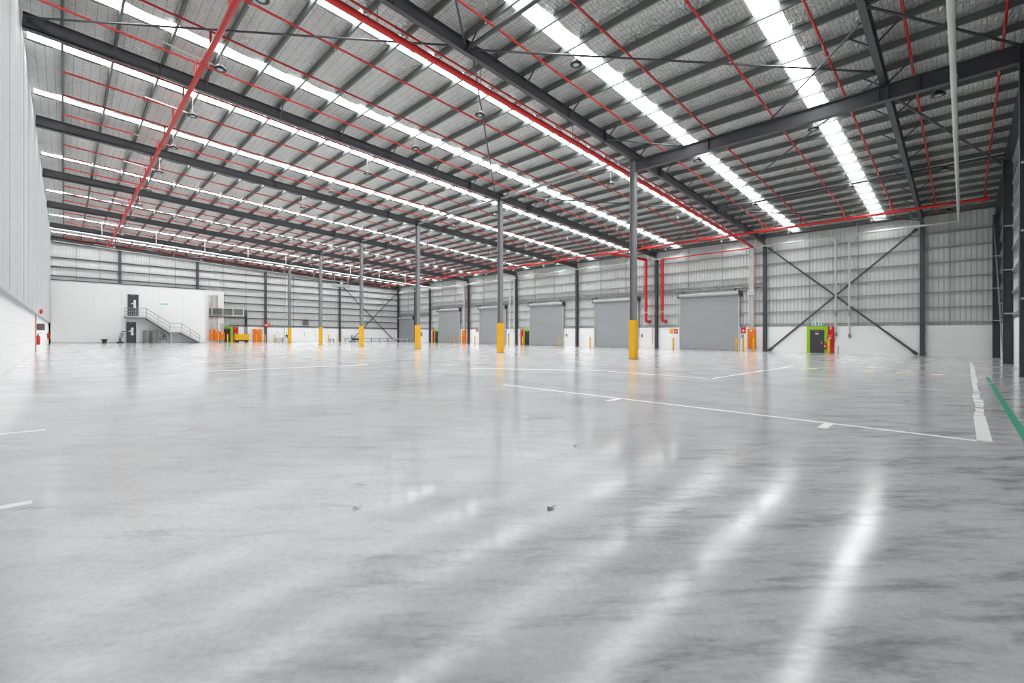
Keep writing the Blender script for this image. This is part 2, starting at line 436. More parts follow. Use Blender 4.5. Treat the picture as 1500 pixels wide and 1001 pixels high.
WP = ibeam(.30, .30, .02, .014)
wn_names = ['by the right-hand end of the wall', 'left of the green exit by the big X brace', 'between the two red riser pipes', 'between the second and third roller doors',
            'right of the white pipes beside the third door', 'left of the fourth roller door', 'between the fifth door and the small corner door', 'in the far corner']
for k in range(8):
    y = YR[k] if k < 7 else YR[7] - .15; z0 = FZR + SL * .2
    t = thing('wall_column', 'charcoal steel wall column on the dock wall ' + wn_names[k], 'column', (XR - .17, y, z0), 0, 'charcoal columns along the dock wall')
    obj('shaft', MB().ext(WP, (0, 0, .02), (0, 0, raf_bot(XR) - z0), (1, 0, 0)), 'steel', t)
    obj('base_plate', base_plate(MB(), 0, 0, .0, .17), 'steel', t)
    obj('anchor_bracket', MB().box(-.10, .13, -.24, -.15, .18, .24).box(-.10, .13, -.24, -.15, 2.05, 2.11), 'darkgrey', t)
for x, lb in ((5.4, 'above the white office, left one'), (14.25, 'above the right end of the white office'), (23.65, 'behind the small red sign'),
              (36.2, 'left of the far X brace')):
    z0 = fz(x)
    t = thing('wall_column', 'charcoal steel column on the far wall ' + lb, 'column', (x, YF - .16, z0), 0, 'charcoal columns along the far wall')
    obj('shaft', MB().ext(WP, (0, 0, .02), (0, 0, raf_bot(x) - z0), (0, 1, 0)), 'steel', t)
    obj('base_plate', base_plate(MB(), 0, 0, 0, .155), 'steel', t)
NP = ibeam(.34, .38, .024, .016)
for x, lb in ((23.65, 'at the right edge of the picture, under the level beam'), (36.1, 'second from the right edge, before the corner'), (48.2, 'in the corner with the dock wall')):
    z0 = fz(x); dx = 0 if x < 40 else .05
    t = thing('end_wall_column', 'tall charcoal steel column on the right-hand wall ' + lb, 'column', (x, YN + (.2 if x > 30 else .33), z0), 0, 'charcoal columns along the right-hand wall')
    obj('shaft', MB().ext(NP, (0, 0, .02), (0, 0, (raf_bot(x) if x > 30 else 11.25) - z0), (0, 1, 0)), 'steel', t)
    obj('base_plate', base_plate(MB(), 0, 0, 0, .195), 'steel', t)
    for h in (2.7, 5.05, 7.4):
        obj('lit_girt_cleat', MB().box(-.27, -.17, -.28, .16, h, h + .06), 'hood', t)  # pale colour stands for the light falling on these cleats

t = thing('wall_column', 'charcoal steel wall column at the right jamb of the small corner roller door', 'column', (XR - .17, 75.4, FZR), 0, 'charcoal columns along the dock wall')
obj('shaft', MB().ext(WP, (0, 0, .02), (0, 0, raf_bot(XR) - FZR), (1, 0, 0)), 'steel', t)
obj('base_plate', base_plate(MB(), 0, 0, .0, .17), 'steel', t)

# ================================================================== RAFTERS
RPROF = ibeam(.21, .515, .02, .012)
HP = ibeam(.21, .26, .02, .012)
cleat_me = MB().box(-.006, .006, -.05, .05, -.09, .30).mesh('purlin_cleat', M['steel'])
def fly(sgn):
    return MB().bar((0, 0, -.46), (0, sgn * .72, .18), .045, .045).mesh('fly_brace', M['steel'])
fly_me = {1: fly(1), -1: fly(-1)}
rl = ['crossing above the level beam, nearest the right wall', 'meeting the nearest yellow-footed column', 'meeting the second yellow-footed column',
      'meeting the third yellow-footed column', 'meeting the fourth yellow-footed column', 'meeting the fifth yellow-footed column',
      'meeting the sixth yellow-footed column', 'along the top of the far wall']
for k in range(8):
    y = YR[k] if k < 7 else YF - .25
    xa, xb = -1.12, XR - .1
    t = thing('rafter', 'long sloping dark steel rafter ' + rl[k], 'beam', (0, y, 0), 0, 'sloping roof rafters')
    zc = lambda x: (raf_top(x) + raf_bot(x)) / 2
    obj('beam', MB().ext(RPROF, (xa, 0, zc(xa)), (xb, 0, zc(xb))), 'steel', t)
    # haunches: at the left wall and each side of the middle column
    def haunch(x0, x1, d0, d1):
        hb = MB(); w = .105
        b0, b1 = raf_bot(x0) - d0, raf_bot(x1) - d1
        hb.hexa([(x0, -w, b0 - .02), (x1, -w, b1 - .02), (x1, w, b1 - .02), (x0, w, b0 - .02), (x0, -w, b0), (x1, -w, b1), (x1, w, b1), (x0, w, b0)])
        hb.hexa([(x0, -.007, b0), (x1, -.007, b1), (x1, .007, b1), (x0, .007, b0), (x0, -.007, raf_bot(x0)), (x1, -.007, raf_bot(x1)), (x1, .007, raf_bot(x1)), (x0, .007, raf_bot(x0))])
        obj('haunch', hb, 'steel', t)
    haunch(xa, 3.0, .10, .02)
    if 1 <= k <= 6:
        for xs in (20.6, 26.7):
            obj('end_plate', MB().box(xs - .02, xs + .02, -.13, .13, raf_bot(xs) - .03, raf_top(xs) + .1), 'steel', t)
    for xs in (3.0, 11.2, 36.1, 45.5):
        obj('stiffener', MB().box(xs - .008, xs + .008, -.10, .10, raf_bot(xs) + .02, raf_top(xs) - .02), 'steel', t)
    for i, xk in enumerate(PURLIN_X):
        link('purlin_cleat', cleat_me, t, (xk - .01, 0, raf_top(xk)))
        if k < 5 and i % 2 == 1 and i < 30:
            for sgn in ((1, -1) if k < 3 else (1,)):
                link('fly_brace', fly_me[sgn], t, (xk, 0, raf_top(xk)))

t = thing('rafter', 'dark sloping end rafter along the top of the right-hand wall', 'beam', (0, YN + .16, 0), 0, 'sloping roof rafters')
obj('beam', MB().ext(RPROF, (-1.1, 0, (raf_top(-1.1) + raf_bot(-1.1)) / 2), (XR - .1, 0, (raf_top(XR - .1) + raf_bot(XR - .1)) / 2)), 'steel', t)
obj('edge_flashing', MB().sbox(-1.1, XR - .1, -.14, -.06, lambda x: raf_bot(x) - .1, lambda x: sheet(x) - .3), 'steel', t)

# the big level beam from the first column to the right-hand wall
t = thing('level_beam', 'deep level charcoal beam from nearest yellow-footed column to the right-hand wall', 'beam', (23.65, 0, 0))
obj('beam', MB().ext(ibeam(.27, .62, .028, .016), (0, YR[1] - .16, 10.98), (0, YN + .53, 10.98)), 'steel', t)
for y in (YR[1] - .9, 9.3, 2.45, 2.15, 1.2):
    obj('stiffener', MB().box(-.13, .13, y - .01, y + .01, 10.70, 11.26), 'steel', t)
obj('end_plate', MB().box(-.15, .15, YN + .53, YN + .56, 10.66, 11.3), 'steel', t)

# struts between rafters over the middle row, and the zig-zag wind bracing
sb = ['second', 'third', 'fourth', 'fifth', 'sixth']
for k in range(1, 6):
    t = thing('strut', 'round grey strut between rafters beside the %s yellow-footed column' % sb[k - 1], 'strut', (23.65, 0, 0), 0, 'round struts over the middle row')
    z = raf_top(23.65) - .32
    obj('tube', MB().tube([(0, YR[k] + .12, z), (0, YR[k + 1] - .12, z)], .10, 10), 'midgrey', t)
    for ye in (YR[k] + .07, YR[k + 1] - .07): obj('end_bracket', MB().box(-.11, .11, ye - .06, ye + .06, z - .12, z + .12), 'steel', t)
for x_, lx in ((11.2, 'nearer the left wall'), (36.1, 'nearer the dock wall')):
    for ya_, yb_, lb in ((YN + .30, YR[0] - .12, 'between right-hand wall and first rafter'), (YR[0] + .12, YR[1] - .12, 'between first and second rafters')):
        t = thing('strut', 'dark round strut %s, the one %s' % (lb, lx), 'strut', (x_, 0, 0), 0, 'dark struts between rafters')
        z = raf_top(x_) - .22
        obj('tube', MB().tube([(0, ya_, z), (0, yb_, z)], .085, 10), 'steel', t)
        for ye in (ya_ + .015, yb_ - .015): obj('end_bracket', MB().box(-.09, .09, ye - .035, ye + .035, z - .11, z + .11), 'steel', t)
NODE = [-1.0, 11.2, 23.3, 36.1, 48.2]
def rod(name, label, p, q, r=.04, mat='steel', cat='brace', group='roof bracing rods'):
    c = [(a + b) / 2 for a, b in zip(p, q)]
    t = thing(name, label, cat, p, 0, group)
    L = [b - a for a, b in zip(p, q)]
    obj('rod', MB().tube([(0, 0, 0), L], r, 8), mat, t)
    u = Vector(L).normalized() * .22
    obj('end_lug', MB().bar((0, 0, 0), u, .012, .12), mat, t); obj('end_lug', MB().bar(Vector(L) - u, L, .012, .12), mat, t)
    return t
def zb(x): return raf_bot(x) + .30
bn = ['nearest', 'second', 'third', 'fourth']
for k, name in ((0, 'first'), (1, 'second'), (6, 'last')):
    for i in range(4):
        a, b = (k + 1, k) if (i % 2 == 0) == (k == 1) else (k, k + 1)
        if k == 0: a, b = (k, k + 1) if i % 2 == 0 else (k + 1, k)
        ya, yb = min(YR[a], YF - .25), min(YR[b], YF - .25)
        s1 = .13 if yb > ya else -.13
        rod('roof_brace', 'thin diagonal roof brace in the %s bay from the right, %s from the left wall' % (name, ORD[i]),
            (NODE[i] + (.3 if i else 0), ya + s1, zb(NODE[i])), (NODE[i + 1] - .3, yb - s1, zb(NODE[i + 1])))
rod('roof_brace', 'thin diagonal brace from first rafter to top of right-hand column', (18.2, 2.2, raf_bot(18.2) + .05), (23.5, YN + .45, 11.2), .045)
rod('roof_brace', 'dark diagonal brace from under level beam to second right-hand column', (24.0, 1.9, 10.75), (35.9, YN + .45, 10.4), .05)
rod('knee_brace', 'thin knee brace from second rafter to top of level beam', (20.6, YR[1] - .15, raf_bot(20.6) + .1), (23.5, 10.6, 11.25), .035)
rod('knee_brace', 'thin brace from top of level beam up to the first rafter', (23.5, 6.4, 11.25), (19.0, 2.45, raf_bot(19.0) + .05), .035)

# wall X bracing
def xbrace(label, p, q, w=.15):
    t = thing('cross_brace', label, 'brace', p, 0, 'diagonal wall braces')
    L = Vector(q) - Vector(p); axis = (1, 0, 0) if abs(L.x) < .5 else (0, 1, 0)
    obj('angle_bar', MB().bar((0, 0, 0), L, w, .03, axis), 'steel', t)
    u = L.normalized() * .4
    obj('gusset', MB().bar((0, 0, 0), u, .24, .05, axis), 'steel', t); obj('gusset', MB().bar(L - u, L, .24, .05, axis), 'steel', t)
xa = XR - .12
xbrace('dark diagonal brace on dock wall rising left to right, its foot by the exit column', (xa, YR[1] - .3, FZR + .1), (xa, YR[0] + .3, 9.6))
xbrace('dark diagonal brace on dock wall falling left to right beyond the green exit', (xa - .05, YR[1] - .3, 9.5), (xa - .05, YR[0] + .3, FZR + .1))
xbrace('dark diagonal brace on far wall falling towards the corner', (36.5, YF - .12, 10.1), (47.2, YF - .12, fz(47) + .5))
xbrace('dark diagonal brace on far wall rising towards the corner', (38.6, YF - .17, fz(38) + .4), (48.0, YF - .17, 9.2))
t = thing('corner_brace', 'grey slanting brace on right-hand wall beside the corner column', 'brace', (47.9, YN + .36, 9.7))
obj('angle_bar', MB().bar((0, 0, 0), (-11.2, 0, -9.4), .13, .06, (0, 1, 0)), 'column', t)

# ================================================================== ROLLER DOORS
dn = ['nearest', 'second', 'third', 'fourth', 'fifth']
def roller(n, label, y0, y1, top):
    d = struct('door_%d' % n); d.location = (XR, (y0 + y1) / 2, FZR); d['label'] = label
    w = (y1 - y0) / 2; h = top - FZR
    cm = MB(); st = []; z = .02; ns = int(h / .1)
    for i in range(ns):                              # interlocking curved slats
        zz = h * i / ns; st += [(zz + .003, 0.0), (zz + h / ns * .5, -.018), (zz + h / ns - .003, 0.0)]
    vv = [(-.06 + b, s_ * (w - .03), a) for a, b in st for s_ in (-1, 1)]
    cm.add(vv, [(2 * i, 2 * i + 1, 2 * i + 3, 2 * i + 2) for i in range(len(st) - 1)])
    obj('curtain', cm, 'shutter', d)
    obj('bottom_rail', MB().box(-.10, -.03, -w + .03, w - .03, .006, .11), 'midgrey', d)
    for s_ in (-1, 1):
        obj('guide', MB().box(-.14, 0, s_ * w - .07, s_ * w + .07, .006, h), 'hood', d)
        obj('end_bracket', MB().box(-.42, .0, s_ * (w + .10) - .02, s_ * (w + .10) + .02, h - .12, h + .42), 'steel', d)
        obj('hanger', MB().box(-.22, -.12, s_ * (w - .35) - .05, s_ * (w - .35) + .05, h + .34, h + .62), 'steel', d)
    obj('drum', MB().tube([(-.22, -w - .05, h + .15), (-.22, w + .05, h + .15)], .19, 14), 'hood', d)
    mo = obj('motor', MB().box(-.40, -.10, -w - .38, -w - .14, h - .25, h + .25), 'black', d)
    obj('hand_chain', MB().tube([(-.16, -w - .22, 1.3), (-.16, -w - .22, h - .25)], .014, 6), 'darkgrey', mo)
    return d
for i, (k, a, b) in enumerate(DOORS):
    roller(i + 1, 'tall grey roller shutter, %s along the dock wall' % dn[i], a, b, dmap[k][2])
roller(6, 'low grey roller shutter in the far corner', *dmap[6])

# ================================================================== OFFICE
YO = 76.0
oz = lambda h: (lambda x: fz(x) + h)
wo = struct('wall_office', MB().sbox(-1.14, 14.15, YO + .1, YF - .4, oz(.0), oz(7.5)), 'white')
cuts = [-1.14, 2.6, 5.2, 9.1, 11.7, 14.15]
DO = {1: None}
for a, b in zip(cuts[:-1], cuts[1:]):
    obj('wall_panel', MB().sbox(a + .004, b - .004, YO, YO + .1, oz(.0), oz(7.5)), 'white', wo)
obj('capping', MB().sbox(-1.14, 14.2, YO - .06, YO + .2, oz(7.5), oz(7.6)), 'steel', wo)
obj('skirting', MB().sbox(-1.14, 14.15, YO - .012, YO, oz(.0), oz(.12)), 'hood', wo)
wb = struct('wall_annex', MB().sbox(14.2, 17.25, 79.6, YF - .35, oz(.0), oz(7.75)), 'white')

def hinged(name, label, frame_mat, leaf_mat, x, y, z, w, h, rz=0.0, surround=None, glass=True, sgn=1):
    d = struct(name); d.location = (x, y, z); d.rotation_euler = (0, 0, rz); d['label'] = label
    obj('door_frame', MB().box(-w / 2 - .07, -w / 2, -.05, .05, 0, h + .07).box(w / 2, w / 2 + .07, -.05, .05, 0, h + .07).box(-w / 2, w / 2, -.05, .05, h, h + .07), frame_mat, d)
    leaf = obj('door_leaf', MB().box(-w / 2 + .004, w / 2 - .004, -.035, .02, .008, h - .004), leaf_mat, d)
    hx = sgn * (w / 2 - .12)
    obj('lever_handle', MB().box(hx - .03, hx + .03, -.055, -.035, h * .42, h * .42 + .16).bar((hx, -.08, h * .47), (hx - sgn * .13, -.08, h * .47), .02, .02).bar((hx, -.035, h * .47), (hx, -.08, h * .47), .02, .02), 'chrome', leaf)
    obj('door_closer', MB().box(-.18, .16, -.09, -.035, h - .14, h - .08), 'midgrey', leaf)
    if surround:
        L, R, T, m = surround
        obj('surround', MB().box(-w / 2 - L, -w / 2 - .07, -.02, .05, 0, T).box(w / 2 + .07, w / 2 + R, -.02, .05, 0, T).box(-w / 2 - .07, w / 2 + .07, -.02, .05, h + .07, T), m, d)
    if glass:
        obj('white_plate', MB().box(w / 2 - .44, w / 2 - .2, -.045, -.035, h * .38, h * .76), 'white', leaf)
        obj('push_bar', MB().box(w / 2 - .66, w / 2 - .44, -.06, -.035, h * .56, h * .61), 'white', leaf)
    return d
hinged('door_7', 'charcoal door at the foot of the office wall under the stair landing', 'steel', 'door', 6.08, YO - .055, fz(6.08), .95, 2.62)
hinged('door_8', 'charcoal upper door on the office stair landing', 'steel', 'door', 6.33, YO - .055, 3.50 + fz(6.3), .95, 2.72)

# stair with two landings
t = thing('steel_staircase', 'white steel staircase with landings rising left along the office wall', 'staircase', (0, 0, 0))
ys0, ys1 = 74.75, 75.93
def Z(x, h): return fz(x) + h
landA = (5.45, 7.55, 3.50); f1 = (7.55, 10.0, 3.50, 1.62); landB = (10.0, 11.25, 1.62); f2 = (11.25, 13.35, 1.62, .0)
obj('landing', MB().box(landA[0], landA[1], ys0, ys1, Z(6, 3.28), Z(6, 3.44)), 'hood', t)
obj('landing', MB().box(landB[0], landB[1], ys0, ys1, Z(10.5, 1.40), Z(10.5, 1.56)), 'hood', t)
for (xa_, xb_, ha, hb) in (f1, f2):
    n = max(6, int((ha - hb) / .18)); tread = MB().box(0, (xb_ - xa_) / n + .02, ys0 + .04, ys1 - .04, -.05, -.005).mesh('tread', M['midgrey'])
    for i in range(n):
        xx = xa_ + (xb_ - xa_) * i / n
        link('tread', tread, t, (xx, 0, Z(xx, ha - (ha - hb) * (i + .6) / n)))
    for yy in (ys0, ys1 - .04):
        obj('stringer', MB().hexa([(xa_, yy, Z(xa_, ha - .26)), (xb_, yy, Z(xb_, max(hb - .26, .004))), (xb_, yy + .04, Z(xb_, max(hb - .26, .004))), (xa_, yy + .04, Z(xa_, ha - .26)),
                                   (xa_, yy, Z(xa_, ha + .02)), (xb_, yy, Z(xb_, hb + .06)), (xb_, yy + .04, Z(xb_, hb + .06)), (xa_, yy + .04, Z(xa_, ha + .02))]), 'hood', t)
for (xa_, xb_, ha, hb) in (f1, f2):
    e = max(hb - .27, .01)  # dark strip along the underside of each flight
    obj('dark_soffit_strip', MB().hexa([(xa_, ys0 - .01, Z(xa_, ha - .40)), (xb_, ys0 - .01, Z(xb_, e - .0 if hb < .5 else e - .13)), (xb_, ys1, Z(xb_, e - .0 if hb < .5 else e - .13)), (xa_, ys1, Z(xa_, ha - .40)),
                                    (xa_, ys0 - .01, Z(xa_, ha - .27)), (xb_, ys0 - .01, Z(xb_, e + .01)), (xb_, ys1, Z(xb_, e + .01)), (xa_, ys1, Z(xa_, ha - .27))]), 'darkgrey', t)
obj('dark_soffit_strip', MB().box(landA[0], landA[1], ys0, ys1, Z(6, 3.20), Z(6, 3.28)).box(landB[0], landB[1], ys0, ys1, Z(10.5, 1.32), Z(10.5, 1.40)), 'darkgrey', t)  # the same dark strip below both landings
path = [(landA[0], 3.5), (landA[1], 3.5), (landB[0], 1.62), (landB[1], 1.62), (13.35, .08)]
for yy in (ys0 + .02,):
    obj('handrail', MB().tube([(x_, yy, Z(x_, h_ + 1.0)) for x_, h_ in path], .032, 8), 'midgrey', t)
    obj('mid_rail', MB().tube([(x_, yy, Z(x_, h_ + .52)) for x_, h_ in path], .02, 6), 'midgrey', t)
    obj('knee_rail', MB().tube([(x_, yy, Z(x_, h_ + .14)) for x_, h_ in path], .015, 6), 'hood', t)
    for x_, h_ in path + [(6.5, 3.5), (8.78, 2.56), (12.3, .85)]:
        obj('baluster_post', MB().tube([(x_, yy, Z(x_, h_ - .04)), (x_, yy, Z(x_, h_ + 1.0))], .028, 8), 'midgrey', t)
    for i in range(10):
        x_ = landA[0] + .2 + i * .2
        obj('baluster', MB().tube([(x_, yy, Z(x_, 3.5)), (x_, yy, Z(x_, 4.5))], .010, 5), 'hood', t)
obj('end_rail', MB().tube([(landA[0], ys0 + .02, Z(5.5, 4.5)), (landA[0], ys1 - .02, Z(5.5, 4.5))], .026, 8).tube([(landA[0], ys0 + .02, Z(5.5, 4.0)), (landA[0], ys1 - .02, Z(5.5, 4.0))], .02, 8), 'hood', t)
for x_, h_ in ((5.5, 3.3), (5.5, 3.3), (10.1, 1.42)):
    pass
for x_, yy, h_ in ((5.52, ys0 + .05, 3.29), (10.12, ys0 + .05, 1.41), (10.12, ys1 - .1, 1.41)):
    obj('support_post', MB().box(x_ - .05, x_ + .05, yy - .05, yy + .05, Z(x_, .0), Z(x_, h_)), 'hood', t)

for x_, lb in ((7.62, 'left of the pair under the stair'), (8.45, 'right of the pair under the stair')):
    t = thing('water_tank', 'grey upright cylinder tank, ' + lb, 'tank', (x_, 75.45, fz(x_)), 0, 'grey tanks under the stair')
    obj('shell', MB().lathe([(.35, .02), (.365, .06), (.365, 1.55), (.33, 1.62), (.1, 1.66)], n=20), 'tank', t)
    obj('base_ring', MB().lathe([(.36, .0), (.36, .03)], n=20), 'darkgrey', t)
    obj('outlet', MB().tube([(0, 0, 1.64), (0, 0, 1.82), (.2, 0, 1.82)], .03, 8), 'conduit', t)
    obj('band', MB().lathe([(.37, .42), (.37, .46)], n=20), 'darkgrey', t)
t = thing('pump_set', 'small pump unit with black pipe loop right of the tanks', 'pump', (9.45, 75.4, fz(9.45)))
obj('pump_frame', MB().box(-.35, .35, -.2, .2, .0, .06).box(-.3, -.24, -.15, .15, .06, .55).box(.24, .3, -.15, .15, .06, .55), 'hood', t)
obj('pipe_loop', MB().tube([(-.55, 0, .5), (.25, 0, .5), (.25, 0, 1.1), (-.05, 0, 1.1), (-.05, 0, .68), (-.55, 0, .68)], .045, 8), 'black', t)
obj('motor', MB().lathe([(.02, -.2), (.13, -.2), (.13, .16), (.02, .2)], (.1, 0, .86), 12, 'y'), 'darkgrey', t)
obj('expansion_vessel', MB().lathe([(.04, 1.2), (.2, 1.28), (.22, 1.42), (.16, 1.55), (.04, 1.6)], (-.2, 0, 0), 14), 'midgrey', t)

def tube_thing(name, label, cat, pts, r, mat, group=None, n=10, part='pipe'):
    p0 = pts[0]; t = thing(name, label, cat, p0, 0, group)
    obj(part, MB().tube([[b - a for a, b in zip(p0, p)] for p in pts], r, n), mat, t); return t

t = thing('rubbish_tub', 'small black flared tub standing against the white office wall', 'tub', (3.55, 75.4, fz(3.55)))
obj('tub', MB().lathe([(.16, .0), (.19, .02), (.25, .42), (.24, .42), (.17, .04)], n=16), 'black', t)
obj('rim', MB().lathe([(.25, .42), (.33, .43), (.33, .49), (.25, .50)], n=16), 'black', t)
t = thing('floor_polisher', 'white handled floor polisher with black disc base by the lower office door', 'polisher', (5.0, 75.0, fz(5.0)))
obj('disc_base', MB().lathe([(.26, .0), (.28, .05), (.24, .14), (.12, .18)], n=18), 'black', t)
obj('motor_body', MB().lathe([(.10, .17), (.12, .22), (.12, .45), (.07, .5)], n=14), 'darkgrey', t)
obj('handle_pole', MB().bar((0, 0, .4), (.22, .12, 1.15), .14, .10), 'white', t)
obj('solution_tank', MB().bar((.02, -.02, .5), (.17, .06, 1.02), .26, .20), 'midgrey', t)
t.scale = (1.25, 1.25, 1.25)
obj('hand_grip', MB().bar((.12, .1, 1.15), (.36, .14, 1.2), .12, .10), 'black', t)
tag(obj('red_hose', MB().tube([(4.72, 74.95, fz(4.7) + .02), (4.45, 74.8, fz(4.4) + .02), (4.2, 75.05, fz(4.2) + .02), (3.95, 74.9, fz(3.9) + .02)], .02, 6), 'hose'), 'thin red hose lying on floor left of the polisher', 'hose')

def exit_sign(label, x, y, z, rz, w=.7, h=.32):
    t = thing('exit_sign', label, 'sign', (x, y, z), rz)
    obj('housing', MB().box(-w / 2, w / 2, -.05, .02, 0, h), 'signwhite', t)
    g = MB()                                             # running figure between two arrows
    g.box(-.07, .07, -.056, -.05, .03, h - .03)
    obj('pictogram_field', g, 'signgreen', t)
    m = MB(); y_ = -.058
    m.lathe([(.001, y_), (.022, y_), (.022, y_ + .003)], (.015, 0, h * .74), 10, 'y')
    m.bar((0, y_, h * .64), (-.015, y_, h * .42), .004, .035, (0, 1, 0)).bar((-.01, y_, h * .42), (.035, y_, h * .3), .004, .02, (0, 1, 0)).bar((-.015, y_, h * .42), (-.045, y_, h * .2), .004, .02, (0, 1, 0)).bar((0, y_, h * .62), (.04, y_, h * .5), .004, .016, (0, 1, 0)).bar((0, y_, h * .62), (-.045, y_, h * .56), .004, .016, (0, 1, 0))
    obj('running_figure', m, 'white', t)
    for s_ in (-1, 1):
        a = MB(); c = s_ * w * .33
        a.box(c - .09, c + .09, -.056, -.05, h * .2, h * .8)
        obj('arrow_field', a, 'signgreen', t)
        b = MB(); b.add([(c + s_ * .07, -.058, h * .5), (c, -.058, h * .72), (c, -.058, h * .28)], [(0, 1, 2) if s_ < 0 else (0, 2, 1)])
        b.box(min(c, c - s_ * .07), max(c, c - s_ * .07), -.059, -.056, h * .42, h * .58)
        obj('arrow', b, 'white', t)
    return t
exit_sign('small exit sign on the white office wall above the stair', 9.55, YO - .05, 4.95, 0, .85, .32)

# ================================================================== far wall fittings
def switchboard(label, x, y, z, rz, w, h, d=.35, plinth=.0):
    t = thing('switchboard', label, 'cabinet', (x, y, z), rz)
    if plinth: obj('plinth', MB().box(-w / 2 + .03, w / 2 - .03, -d + .03, 0, 0, plinth), 'midgrey', t)
    obj('cabinet_body', MB().box(-w / 2, w / 2, -d, 0, plinth, h), 'orange', t)
    for s_ in (-1, 1):
        dd = obj('cabinet_door', MB().box(min(0, s_ * (w / 2 - .03)) + .005, max(0, s_ * (w / 2 - .03)) - .005, -d - .02, -d, plinth + .04, h - .05), 'orange', t)
        obj('latch', MB().box(s_ * .06 - .02, s_ * .06 + .02, -d - .04, -d - .02, h * .45, h * .52), 'darkgrey', dd)
    obj('name_plate', MB().box(-.10, .10, -d - .028, -d - .02, h - .24, h - .12), 'white', t)
    return t
def ladder(label, x, y, z0, z1, rz, w, mat2='rust', group='cable ladders up the walls'):
    t = thing('cable_ladder', label, 'cable tray', (x, y, z0), rz, group)
    obj('rail', MB().box(-w / 2 - .03, -w / 2 + .03, -.14, -.02, 0, z1 - z0), 'conduit', t)
    obj('rail', MB().box(w / 2 - .03, w / 2 + .03, -.14, -.02, 0, z1 - z0), mat2, t)
    r = MB().box(-w / 2 + .03, w / 2 - .03, -.10, -.05, -.035, .035).mesh('rung', M['conduit'])
    n = int((z1 - z0) / .24)
    for i in range(n): link('rung', r, t, (0, 0, (i + .5) * (z1 - z0) / n))
    obj('cables', MB().box(-w / 2 + .05, w / 2 - .05, -.05, -.025, 0, z1 - z0), 'hood', t)
    return t
switchboard('orange switchboard in the white recess, left of the two, right of the office', 15.62, 79.55, fz(15.6) + .3, 0, .5, 1.6)
switchboard('orange switchboard in the white recess, right of the two, with yellow bollard before it', 16.22, 79.55, fz(16.2) + .3, 0, .5, 1.6)
ladder('terracotta-edged cable ladder above the left recess switchboard', 15.5, 79.58, fz(15.6) + 1.95, 6.9, 0, .42)
ladder('grey cable ladder above the right recess switchboard', 16.15, 79.58, fz(16.2) + 1.95, 6.9, 0, .46)
switchboard('small orange switchboard on grey plinth beside the far green exit', 16.95, 79.5, fz(17), 0, .62, 1.55, .35, .45)
ladder('short cable ladder above the small orange switchboard', 16.95, 79.58, fz(17) + 1.6, 2.7, 0, .36)
# grey awning band over the far exit
t = thing('louvre_canopy', 'grey louvred canopy band above the far green exit', 'canopy', (15.3, 79.3, 0))
for i in range(6):
    obj('louvre_blade', MB().box(0, 5.0, -.02, .10, 4.02 + i * .15, 4.02 + i * .15 + .125), 'darkgrey', t)
for x_ in (.35, 1.75, 3.1, 4.5):
    obj('hanger_post', MB().box(x_ - .05, x_ + .05, -.10, -.02, 3.85, 5.0), 'conduit', t)
obj('bottom_bar', MB().box(0, 5.05, -.06, .14, 3.62, 3.76), 'steel', t)
obj('wall_tie', MB().box(.3, .4, .14, 2.3, 3.64, 3.74).box(4.6, 4.7, .14, 2.3, 3.64, 3.74), 'steel', t)
t = thing('steel_post', 'dark upright post with grey foot right of the yellow machine', 'post', (20.5, 80.6, fz(20.5)))
obj('upper_shaft', MB().box(-.16, .16, -.16, .16, 2.45, 4.9), 'black', t)
obj('lower_shaft', MB().box(-.19, .19, -.19, .19, 0, 2.45), 'midgrey', t)
obj('top_gusset', MB().bar((0, 0, 4.9), (-.5, 0, 4.3), .05, .10), 'black', t)

hinged('door_9', 'black door in lime green surround on the far wall behind the yellow machine', 'steel', 'black', 18.05, YF - .06, fz(18.05), .95, 2.05, 0, (.42, .42, 2.42, 'green'), False)
exit_sign('small exit sign above the far lime green exit door', 18.0, YF - .12, fz(18) + 2.5, 0, .6, .3)

def hose_reel(label, x, y, z, rz, w=.52, h=2.4):
    t = thing('fire_hose_reel', label, 'hose reel', (x, y, z), rz)
    obj('back_board', MB().box(-w / 2, w / 2, -.03, 0, 0, h), 'red', t)
    obj('hose_coil', MB().lathe([(.13, -.22), (.25, -.22), (.26, -.10), (.13, -.10)], (0, 0, h * .58), 20, 'y'), 'hose', t)
    dsc = obj('reel_disc', MB().lathe([(.02, -.25), (.26, -.25), (.28, -.22), (.02, -.22)], (0, 0, h * .58), 20, 'y'), 'red', t)
    # white hose symbol on the disc face
    obj('white_symbol', MB().bar((-.06, -.256, h * .58 - .05), (.08, -.256, h * .58 + .10), .006, .08, (0, 1, 0)).box(-.15, .04, -.259, -.25, h * .58 - .12, h * .58 + .02), 'white', dsc)
    obj('wall_arm', MB().box(-.05, .05, -.12, -.02, h * .55, h * .62), 'darkgrey', t)
    obj('sign_strip', MB().box(-w * .12, w * .02, -.036, -.03, h - .28, h - .03), 'white', t)
    obj('valve', MB().tube([(-.1, -.05, h * .2), (-.1, -.05, h * .42), (0, -.14, h * .46)], .02, 8), 'chrome', t)
    return t
hose_reel('red fire hose reel board right of the far lime green exit', 19.3, YF - .03, fz(19.3), 0, .75)

